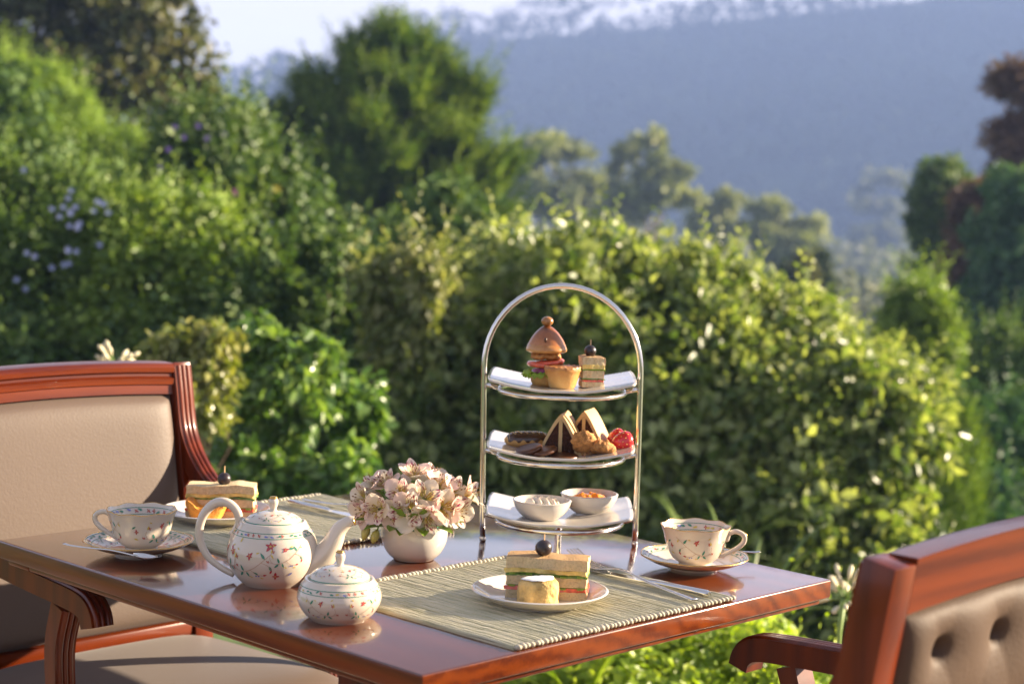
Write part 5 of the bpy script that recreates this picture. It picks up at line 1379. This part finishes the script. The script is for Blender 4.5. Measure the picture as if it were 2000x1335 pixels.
sandwich('club_sandwich', 'layered finger sandwich topped with an olive on the far plate', (pf[0] + .005, pf[1] + .008, PZ), R(2), .108, .046, far_l, 9, (.004, -.004, .0110, .010))
c = thing('pastry_tart', 'crumpled orange-brown pastry tart seen through the teapot handle', 'tart', (pf[0] - .012, pf[1] - .038, PZ), 0)
mb = MB(); mb.lathe([(0, 0), (.020, 0), (.026, .008), (.031, .022), (.033, .030), (.030, .029), (.024, .022), (.012, .020), (0, .021)], 48, 0, lambda r, z, a: (r * (1 + .06 * math.sin(7 * a) * z / .03 + .04 * nz(math.cos(a) * 5, math.sin(a) * 5, z * 90)), z * (1 + .22 * math.sin(5 * a + 1) * (z > .025) + .1 * nz(math.cos(a) * 4, math.sin(a) * 4, 2))))
mb.build('case', M_tart, c, smooth=80)

# ------------------------------------------------------------------ top tier
b0 = ST(-.026, -.012, 2)
c = thing('mini_burger', 'tall small chicken burger with a pointed bun on the top tier', 'burger', b0, 0)
mb = MB(); mb.lathe([(0, 0), (.019, 0), (.0225, .006), (.0235, .013), (.0225, .018), (0, .019)], 36); mb.build('bun_base', M_bunlow, c, smooth=60)
lettuce(c, [(-.014, -.008, .023, .022, 3.4), (-.010, -.016, .021, .020, 4.3), (.006, -.018, .022, .018, 5.0), (-.016, .006, .024, .018, 2.6), (.0, -.014, .024, .016, 4.6)])
mb = MB(); mb.lathe([(0, .0195), (.016, .0195), (.019, .023), (.016, .027), (0, .028)], 28, 0, lambda r, z, a: (r, z + .0015 * math.cos(a))); mb.xf(Matrix.Translation((-.004, -.004, 0))); mb.build('onion', M_onion, c, smooth=60)
for dx, dy, z, tl in ((-.007, -.003, .0290, .06), (.006, -.001, .0325, -.10)):
    mb = MB(); mb.lathe([(0, 0), (.0205, 0), (.0228, .0022), (.0228, .0052), (.0205, .0074), (0, .0074)], 36); mb.xf(Matrix.Translation((dx, dy, z)) @ Matrix.Rotation(tl, 4, 'Y')); mb.build('tomato', M_tomato, c, smooth=60)
mb = MB(); mb.lathe([(0, .041), (.017, .041), (.0235, .0435), (.024, .0475), (.018, .0515), (0, .052)], 44, 0, lambda r, z, a: (r * (1 + .16 * nz(math.cos(a) * 3, math.sin(a) * 3, z * 70)), z + .004 * nz(math.cos(a) * 3, math.sin(a) * 3, 4) * (r > .01))); mb.build('patty', M_patty, c, smooth=80)
mb = MB(); mb.lathe([(0, .0515), (.026, .0512), (.0305, .0535), (.0308, .0565), (.0285, .0625)] + spline([(.0285, .0625), (.0240, .0720), (.0165, .0825), (.0090, .0895)], 4) + [(.004, .0925), (0, .093)], 44, 0, lambda r, z, a: (r * (1 + .04 * math.cos(2 * a + .6)), z)); top_bun = mb.build('bun_top', M_bun, c, smooth=80)
mb = MB(); mb.lathe([(0, -.004), (.0015, -.0035), (.0024, 0), (.0015, .0035), (0, .004)], 10); mb.xf(Matrix.Translation((-.002, -.0245, .072)) @ Matrix.Rotation(.3, 4, 'X')); mb.build('seed', M_chip, top_bun, smooth=180)
mb = MB(); mb.lathe([(0, .0915)] + [(.0095 * math.sin(t), .099 - .0075 * math.cos(t)) for t in [math.pi * k / 12 for k in range(1, 12)]] + [(0, .1065)], 24); mb.build('olive', M_golive, c, smooth=180)
p0 = ST(-.001, -.040, 2)
c = thing('mini_pie', 'round golden mini pie in front of the burger on the top tier', 'pie', p0, 0)
mb = MB(); mb.lathe([(0, 0), (.0175, 0), (.0200, .002), (.0262, .021), (.0275, .0262), (.0285, .0275), (.0280, .0305)], 48, 0, lambda r, z, a: (r * (1 + .018 * nz(math.cos(a) * 4, math.sin(a) * 4, z * 60)), z)); mb.build('case', M_pastry, c, smooth=60)
mb = MB(); mb.lathe([(.0276, .0290), (.0283, .0315), (.0270, .0335), (.0235, .0325), (.012, .0345), (0, .0350)], 48, 0, lambda r, z, a: (r * (1 + .02 * math.sin(17 * a) * (r > .02)), z + .0009 * math.sin(17 * a) * (r > .02) + .0012 * nz(math.cos(a) * 3, math.sin(a) * 3, r * 90))); mb.build('lid', M_pastry, c, smooth=60)
tri = [('b', .0090, 0), ('o', .0030, .001), ('c', .0022, -.0005), ('b', .0125, .0005), ('l', .0025, -.001), ('e', .0065, 0), ('t', .0115, -.001)]
sandwich('sandwich_stack', 'small square sandwich stack with an olive on the top tier', ST(.044, -.020, 2), R(8), .034, .034, tri, 21, (-.003, 0, .0095, .008))

# ------------------------------------------------------------------ middle tier
e0 = ST(-.052, .000, 1)
c = thing('eclair', 'chocolate-topped eclair at the left of the middle tier', 'eclair', e0, R(14))
mb = MB(); pth = [(-.036 + .072 * k / 14, 0, .012) for k in range(15)]
rad = [max(.004, .0140 * (1 - abs(2 * k / 14 - 1) ** 4) ** .5) for k in range(15)]
mb.tube(pth, rad, 20, flat=.85); mb.fn(lambda x, y, z: (x, y * (1 + .06 * nz(x * 60, y * 60, z * 60)), max(.0008, z))); mb.build('choux', M_choux, c, smooth=180)
mb = MB()
def ic(a, b):
    t = (2 * a - 1); w = .0140 * (max(0, 1 - abs(t) ** 4)) ** .5; ph = (b - .5) * math.pi * (1.0 + .12 * math.sin(a * 31)); 
    return (t * .0345, math.sin(ph) * (w + .0012), .012 + math.cos(ph) * (.85 * w + .0018))
mb.grid(40, 16, ic); cho = mb.build('chocolate_icing', M_choc, c, smooth=180)
mb = MB()
zz = [(t * .031, (.009 if k % 2 else -.009), 0) for k, t in enumerate([-1 + 2 * k / 13 for k in range(14)])]
dr = []
for x, y, _ in spline(zz, 5):
    w = .0140 * (max(0, 1 - abs(x / .0345) ** 4)) ** .5; s_ = max(-1, min(1, y / (w + .0014))); dr.append((x, y, .012 + math.sqrt(1 - s_ * s_) * (.85 * w + .0022)))
mb.tube(dr, .0005, 5); mb.build('drizzle', M_icing, cho, smooth=180)
def cake(label, p, rz):
    """arched wedge of cake: dark sponge, cream layers, icing coat"""
    c = thing('iced_cake', label, 'cake', p, rz, 'arched iced cakes')
    Hh, Ww, Dd = .062, .034, .050
    def outline(s, n=18):
        out = []
        for k in range(n + 1):
            t = k / n; a = -1 + 2 * t
            out.append((a * Ww * s, Hh * s * (1 - abs(a) ** 1.25) ** .92 if abs(a) < 1 else 0))
        return out
    o1, o0 = outline(1.0), outline(.86)
    n = len(o1); mb = MB(); v = []
    for y in (-Dd / 2, Dd / 2):
        for x, z in o1: v.append((x, y, z))
    for y in (-Dd / 2 - .0002, Dd / 2):
        for x, z in o0: v.append((x, y, z))
    f = [(i, i + 1, n + i + 1, n + i) for i in range(n - 1)]
    f += [(i, 2 * n + i, 2 * n + i + 1, i + 1) for i in range(n - 1)] + [tuple(n + i for i in range(n)), (0, n, 2 * n - 1, n - 1)]
    f += [(2 * n + i, 3 * n + i, 3 * n + i + 1, 2 * n + i + 1) for i in range(n - 1)]
    mb.add(v, f); mb.build('icing_coat', M_icing, c, smooth=50)
    def column(x0, x1, m, nm, y0, wob):
        mb = MB(); N_ = 9; v = []; H_ = lambda x: Hh * .86 * max(0, (1 - (abs(x) / (Ww * .86)) ** 1.25)) ** .92
        for k in range(N_ + 1):
            x = x0 + (x1 - x0) * k / N_; top_ = max(.0005, H_(x) - .0006)
            for j in range(8): v.append((x + wob * nz(x * 300, j * 1.3, 3) * (0 < k < N_), y0 + wob * nz(x * 400, j * 2.1, 8), top_ * j / 7))
        b = len(v)
        for k in range(N_ + 1):
            x = x0 + (x1 - x0) * k / N_; top_ = max(.0005, H_(x) - .0006)
            for j in range(8): v.append((x, Dd / 2 - .002, top_ * j / 7))
        f = [(k * 8 + j, (k + 1) * 8 + j, (k + 1) * 8 + j + 1, k * 8 + j + 1) for k in range(N_) for j in range(7)]
        f += [(b + q[0], b + q[3], b + q[2], b + q[1]) for q in list(f)]
        f += [(k * 8 + 7, (k + 1) * 8 + 7, b + (k + 1) * 8 + 7, b + k * 8 + 7) for k in range(N_)]
        mb.add(v, f); mb.build(nm, m, c, smooth=60)
    column(-.0290, -.0235, M_icing, 'cream_layer', -Dd / 2 - .0006, .0004)
    column(-.0235, -.0030, M_sponge, 'sponge', -Dd / 2 - .0012, .0012)
    column(-.0030, .0030, M_icing, 'cream_layer', -Dd / 2 - .0006, .0004)
    column(.0030, .0225, M_sponge, 'sponge', -Dd / 2 - .0012, .0012)
    column(.0225, .0290, M_icing, 'cream_layer', -Dd / 2 - .0006, .0004)
    return c
cake('arched iced chocolate cake in front, cut face showing two dark layers', ST(.004, -.016, 1), R(-14))
cake('arched iced chocolate cake standing just behind the front one', ST(.043, .016, 1), R(-20))
def cookie(label, p, r, rot, seed):
    c = thing('cookie', label, 'cookie', p, 0); c.rotation_euler = rot
    mb = MB(); mb.lathe([(0, 0), (r * .8, .001), (r, .006), (r * .95, .010), (r * .85, .0135), (r * .7, .0155), (r * .5, .0165), (r * .3, .017), (r * .12, .017), (0, .017)], 48, 0, lambda q, z, a: (q * (1 + .2 * nz(math.cos(a) * 4, math.sin(a) * 4, seed + z * 150)), z * (1 + .6 * nz(math.cos(a) * q * 230, math.sin(a) * q * 230, seed))))
    b = mb.build('crumb', M_cookie, c, smooth=120)
    rng = random.Random(seed)
    for k in range(7):
        a, q = rng.uniform(0, 6.3), rng.uniform(.2, .9) * r
        mb = MB(); mb.lathe([(0, -.002), (.0022, -.001), (.0026, .001), (0, .003)], 7); mb.xf(Matrix.Translation((q * math.cos(a), q * math.sin(a), .0155 - .004 * (q / r) ** 2))); mb.build('chocolate_chip', M_chip, b, smooth=60)
cookie('oat cookie leaning on the front cake on the middle tier', ST(.034, -.064, 1, .022), .0195, (R(-62), R(10), .3), 4)
cookie('oat cookie lying beside the strawberry on the middle tier', ST(.061, -.052, 1, .0045), .021, (R(-22), R(6), 0), 9)
def biscuit(label, p, rot):
    mb = MB(); mb.lathe([(0, 0), (.020, 0), (.0215, .0015), (.0215, .0042), (.020, .0056), (.012, .0056), (0, .0056)], 40)
    o = mb.build('chocolate_biscuit', M_bisc, None, smooth=50, loc=p, rot=rot); return tag(o, label, 'biscuit', 'round chocolate biscuits')
biscuit('round chocolate biscuit leaning at the far left below the eclair', ST(-.050, -.058, 1, .0075), (R(8), R(-14), 0))
biscuit('round chocolate biscuit tilted upon its neighbour before the cake', ST(-.027, -.064, 1, .0085), (R(6), R(-12), 0))
biscuit('round chocolate biscuit lying flat below the front cake', ST(.004, -.068, 1, .0012), (R(3), 0, 0))
def strawberry(label, p, rot, s=1.0):
    c = thing('strawberry', label, 'strawberry', p, 0, 'strawberries'); c.rotation_euler = rot
    pr = [(0, 0), (.004, .001), (.009, .006), (.0135, .015), (.0150, .022), (.0125, .0285), (.006, .0305), (0, .030)]
    mb = MB(); mb.lathe([(r * s, z * s) for r, z in spline(pr, 3)], 28); b = mb.build('berry', M_straw, c, smooth=180)
    mb = MB()
    for j, z in enumerate((.007, .012, .017, .022)):
        rr = np.interp(z, [q[1] for q in pr[:5]], [q[0] for q in pr[:5]])
        for k in range(9):
            a = (k + .5 * (j % 2)) * 2 * math.pi / 9; x, y = rr * math.cos(a) * s * 1.01, rr * math.sin(a) * s * 1.03; st = len(mb.v)
            mb.lathe([(0, -.0013), (.0010, 0), (0, .0013)], 5); mb.xf(Matrix.Translation((x, y, z * s)), st)
    mb.build('seeds', M_seed, b, smooth=60)['kind'] = 'stuff'
    for k in range(7):
        a = k * 2 * math.pi / 7; mb = MB()
        mb.add([(0, 0, .0305 * s), (.006 * math.cos(a - .35) * s, .006 * math.sin(a - .35) * s, .0315 * s), (.0165 * math.cos(a) * s, .0165 * math.sin(a) * s, .0335 * s), (.006 * math.cos(a + .35) * s, .006 * math.sin(a + .35) * s, .0315 * s)], [(0, 1, 2, 3)])
        mb.build('calyx_leaf', M_calyx, c, smooth=0)
strawberry('ripe red strawberry at the right end of the middle tier', ST(.078, -.030, 1, .014), (R(-10), R(82), R(10)), 1.05)
strawberry('strawberry half hidden behind the cookie and the ripe one', ST(.072, .004, 1, .013), (R(15), R(70), R(30)), .95)

# ================================================================== bouquet
PB = (-0.136, 2.615, 0.750)
bowl = None
BO = [(0, .001), (.024, .001), (.027, 0), (.030, .001)] + spline([(.030, .001), (.0395, .010), (.0465, .023), (.0495, .036), (.0495, .0505)], 5)
mb = MB(); mb.lathe(prof_shell(BO, .0028), 64)
bowl = tag(mb.build('flower_bowl', M_white, None, smooth=50, loc=PB), 'round white porcelain bowl holding the bouquet', 'vase')
M_foam = plain('florist_foam', (.01, .16, .10), .5, bmp=.5, bscale=120)
mb = MB(); mb.lathe([(0, .03), (.044, .03), (.0455, .045), (.030, .050), (0, .052)], 32, 0, lambda r, z, a: (r, z + .003 * nz(math.cos(a) * 4, math.sin(a) * 4, r * 90)))
tag(mb.build('florist_foam', M_foam, None, smooth=80, loc=PB), 'green florist foam just showing inside the white bowl', 'foam')
def petal_mat(name, base, tip, streak, yellow=None):
    """petal running along its own u axis: pale, blushing, with fine dark streaks"""
    m, nt, bs = newmat(name)
    uv_ = nd(nt, 'UVMap'); sp_ = nd(nt, 'SeparateXYZ', Vector=uv_.outputs[0])
    col = ramp(nt, sp_.outputs['X'], [(.0, base), (.55, tuple((a + b) / 2 for a, b in zip(base, tip))), (1.0, tip)])
    if yellow:
        q = ramp(nt, sp_.outputs['X'], [(.25, (1, 1, 1)), (.62, (0, 0, 0))])
        col = nd(nt, 'MixRGB', Fac=q, Color1=col, Color2=rgb(yellow)).outputs[0]
    if streak:
        n = nd(nt, 'TexNoise', Vector=nd(nt, 'Mapping', Vector=uv_.outputs[0], Scale=(3.4, 15, 1)).outputs[0], Scale=1.0, Detail=0.0)
        th = ramp(nt, n.outputs['Fac'], [(.53, (0, 0, 0)), (.59, (1, 1, 1))])
        win = ramp(nt, sp_.outputs['X'], [(.12, (0, 0, 0)), (.3, (1, 1, 1)), (.78, (1, 1, 1)), (.92, (0, 0, 0))])
        k = nd(nt, 'MixRGB', blend_type='MULTIPLY', Fac=1.0, Color1=th, Color2=win)
        col = nd(nt, 'MixRGB', Fac=k.outputs[0], Color1=col, Color2=rgb(streak)).outputs[0]
    nt.links.new(col, bs.inputs['Base Color'])
    bs.inputs['Roughness'].default_value = .5
    tr = nd(nt, 'BsdfTranslucent'); nt.links.new(col, tr.inputs['Color'])
    mx = nd(nt, 'MixShader', Fac=.35); nt.links.new(bs.outputs[0], mx.inputs[1]); nt.links.new(tr.outputs[0], mx.inputs[2])
    nt.links.new(mx.outputs[0], nt.nodes['Material Output'].inputs['Surface'])
    return m
Pt_outer = petal_mat('outer_petal', (.70, .60, .40), (.82, .70, .58), None)
Pt_pink = petal_mat('outer_petal_pink', (.76, .62, .46), (.84, .62, .56), None)
Pt_inner = petal_mat('inner_petal', (.78, .68, .46), (.82, .66, .60), (.30, .012, .07), (.62, .47, .08))
Pt_inner2 = petal_mat('inner_petal_pale', (.80, .70, .48), (.84, .72, .64), (.28, .03, .04), (.55, .45, .10))
M_stemg = plain('flower_stem', (.13, .24, .05), .45)
M_leafg = leafmat('bouquet_leaf', [(.09, .17, .016), (.16, .27, .03), (.28, .40, .06)], .3, .35, 30, spec=.6)
M_anther = plain('anther', (.20, .10, .03), .7)
def petal_mesh(name, L, w, curl, ruffle, seed, mat, thin=.25):
    nu, nv = 9, 6; v = []; uvs = []
    for i in range(nu + 1):
        t = i / nu
        wd = w * (thin + (1 - thin) * math.sin(math.pi * min(1, t * .93 + .07) ** 1.3) ** .75) if t < .97 else w * .18
        for j in range(nv + 1):
            s = 2 * j / nv - 1
            x = L * t; y = s * wd * .5
            z = curl * L * t * t + .22 * wd * (s * s) * (1 - t) + ruffle * math.sin(s * 5 + t * 7 + seed) * t
            v.append((x, y, z)); uvs.append((t, j / nv))
    f = [(i * (nv + 1) + j, (i + 1) * (nv + 1) + j, (i + 1) * (nv + 1) + j + 1, i * (nv + 1) + j + 1) for i in range(nu) for j in range(nv)]
    me = bpy.data.meshes.new(name); me.from_pydata(v, [], f); me.materials.append(mat)
    ul = me.uv_layers.new(name='UVMap')
    for lp in me.loops: ul.data[lp.index].uv = uvs[lp.vertex_index]
    me.shade_smooth()
    return me
OUT = [petal_mesh('petal', .032, .029, -.10, .0012, k, m) for k, m in enumerate((Pt_outer, Pt_pink, Pt_outer, Pt_pink))]
INN = [petal_mesh('petal', .032, .018, -.04, .0008, k, m, .2) for k, m in enumerate((Pt_inner, Pt_inner2, Pt_inner, Pt_inner2))]
def add_obj(name, me, parent, M):
    o = bpy.data.objects.new(name, me); COL.objects.link(o); o.parent = parent; o.matrix_local = M; return o
FR = random.Random(11)
def alstroemeria(label, pos, face, size, k):
    """funnel of six petals at pos (offset from the bowl's middle), opening towards face; its stem runs into the bowl"""
    p = Vector(PB) + Vector(pos); t = thing('alstroemeria', label, 'flower', p, 0, 'alstroemeria blooms of the bouquet')
    q = Vector(face).normalized().to_track_quat('Z', 'Y').to_matrix().to_4x4() @ Matrix.Rotation(FR.uniform(0, 6.28), 4, 'Z')
    op = FR.uniform(.62, .92)       # how far the petals spread from the axis
    for j in range(3):
        for ring_, (lib, tilt) in enumerate(((OUT, op + .12), (INN, op))):
            a = 2 * math.pi * (j + .5 * ring_) / 3 + FR.uniform(-.12, .12)
            M = q @ Matrix.Rotation(a, 4, 'Z') @ Matrix.Rotation(-(math.pi / 2 - tilt - FR.uniform(-.1, .12)), 4, 'Y') @ Matrix.Translation((.004, 0, 0)) @ Matrix.Scale(size * FR.uniform(.92, 1.08), 4)
            add_obj('petal', lib[(k + j + ring_) % 4], t, M)
    mb = MB()
    for j in range(5):
        a = j * 1.257; e = Vector((math.cos(a) * .006, math.sin(a) * .006, .022 + .002 * (j % 2)))
        s0 = len(mb.v); mb.tube([(0, 0, 0), e * .6, e], .0005, 5, 0); mb.tube([e, e + Vector((0, 0, .0025))], [.0011, .0008], 6, 1); mb.xf(q, s0)
    mb.build('stamens', [Pt_outer, M_anther], t, smooth=180)
    back = (q @ Vector((0, 0, -1, 0))).to_3d()
    root = Vector(PB) + Vector((pos[0] * .32, pos[1] * .32, .046)) - p
    if root.z > -.012: root.z = -.012
    mb = MB(); pts = spline([(0, 0, 0), tuple(back * .014), tuple((back * .02 + root) * .5), tuple(root)], 5)
    mb.tube(pts, [.0034, .0036] + [.0018] * (len(pts) - 2), 8); mb.build('stem', M_stemg, t, smooth=180)
blooms = [
 ((-.080, -.012, .082), (-.9, -.6, .25), 1.0, 'striped pale bloom at the far left edge of the bouquet'),
 ((-.074, -.024, .070), (-.75, -.75, -.1), 1.05, 'cream bloom drooping at the lower left of the bouquet'),
 ((-.056, -.040, .074), (-.35, -.9, .15), 1.0, 'yellow-throated bloom left of the bouquet centre facing us'),
 ((-.046, .000, .100), (-.4, -.4, .9), 1.0, 'pinkish bloom at the upper left of the bouquet'),
 ((-.060, .020, .092), (-.7, .1, .7), .95, 'pale bloom behind the upper left of the bouquet'),
 ((-.022, -.030, .094), (-.1, -.9, .45), 1.0, 'pale bloom upper left of centre in the bouquet'),
 ((-.006, -.048, .076), (0, -1, .12), 1.15, 'large cream bloom with yellow throat at the bouquet centre'),
 ((-.004, .004, .112), (.05, -.3, 1), 1.05, 'magenta-streaked bloom at the very top of the bouquet'),
 ((.018, -.040, .092), (.2, -.8, .55), 1.0, 'pink-streaked bloom just right of the bouquet centre'),
 ((.026, .012, .108), (.3, -.1, 1), 1.0, 'white bloom behind the top right of the bouquet'),
 ((.020, -.048, .070), (.15, -.95, -.25), 1.05, 'bloom hanging down over the bowl rim at front'),
 ((.046, -.034, .078), (.5, -.85, .1), 1.1, 'orange-throated bloom right of centre facing us'),
 ((.064, -.024, .074), (.8, -.6, -.1), 1.05, 'peach bloom drooping at the lower right of the bouquet'),
 ((.060, -.008, .094), (.7, -.35, .6), 1.05, 'white bloom at the upper right of the bouquet'),
 ((.082, .000, .090), (.95, -.1, .4), 1.0, 'streaked white bloom at the far right edge of the bouquet'),
 ((.040, -.010, .104), (.35, -.5, .85), .95, 'pale streaked bloom between the top and the right edge'),
 ((-.030, -.044, .072), (-.2, -.95, -.05), .85, 'small greenish half-open bloom below the left of centre'),
 ((-.066, -.006, .100), (-.65, -.3, .75), .9, 'pink-edged bloom standing up at the left shoulder of the bouquet'),
 ((.0, .035, .095), (0, .8, .6), 1.0, 'bloom at the back of the bouquet turned away from us'),
]
for k, (pos, face, size, lab) in enumerate(blooms): alstroemeria(lab, (pos[0] * .86, pos[1], pos[2] * .96 + .009), face, size * .87, k)
# leaves at the bowl's edge
sprig = thing('flower_foliage', 'green leaves tucked round the rim of the white bowl', 'leaves', PB, 0)
for k, (x, y, z, a, L, w, droop) in enumerate([(-.026, -.034, .052, 3.7, .052, .020, .5), (-.010, -.040, .052, 4.5, .034, .020, .75), (.012, -.040, .052, 4.9, .036, .018, .7), (.030, -.034, .052, 5.5, .040, .018, .55), (-.030, -.030, .056, 3.5, .060, .020, .25), (-.020, -.040, .054, 4.4, .038, .022, .5), (.0, -.036, .055, 4.8, .034, .020, -.3), (-.008, -.03, .055, 4.2, .046, .018, -.3), (.020, -.036, .055, 5.3, .040, .022, .2), (.034, -.020, .055, 5.9, .044, .018, .15), (-.040, -.010, .056, 3.1, .050, .016, .5), (-.014, -.034, .056, 4.6, .040, .014, -.35), (.010, -.030, .056, 4.9, .040, .014, -.35), (.028, .02, .056, .5, .05, .018, -.4), (-.02, .03, .056, 2.3, .05, .018, -.4), (.006, -.040, .054, 5.0, .030, .018, .4), (.045, -.010, .060, 6.1, .050, .016, -.55)]):
    mb = MB()
    def lf(p, t):
        s = 2 * t - 1; wd = w * math.sin(math.pi * (p * .96 + .03)) ** .7
        l, q = L * p, s * wd * .5
        return (x + math.cos(a) * l - math.sin(a) * q, y + math.sin(a) * l + math.cos(a) * q, z + L * (.28 * p - .5 * droop * p * p * 1.0 + (.35 if droop < 0 else 0) * p) + .16 * abs(s) * wd)
    mb.grid(10, 4, lf); mb.build('leaf', M_leafg, sprig, smooth=180)
M_bud = plain('flower_bud', (.36, .33, .08), .4, var=.4, scale=90)
for k, (pos, tip, lab) in enumerate([((-.066, -.036, .056), (-.006, -.006, -.022), 'small yellow-green bud hanging at the left of the bowl'), ((-.052, -.040, .050), (-.006, -.004, -.020), 'orange-tipped bud hanging beside the bowl rim')]):
    t = thing('flower_bud', lab, 'bud', tuple(Vector(PB) + Vector(pos)), 0); e = Vector(tip)
    mb = MB(); mb.tube([e * .0, e * .2, e * .5, e * .8, e], [.002, .0055, .0068, .0045, .0008], 10); mb.build('bud', M_bud, t, smooth=180)
    mb = MB(); mb.tube(spline([(0, 0, 0), (.006, .006, .014), (.022, .018, .020), (-pos[0] * .5, -pos[1] * .5, .018)], 4), .0013, 6); mb.build('stem', M_stemg, t, smooth=180)
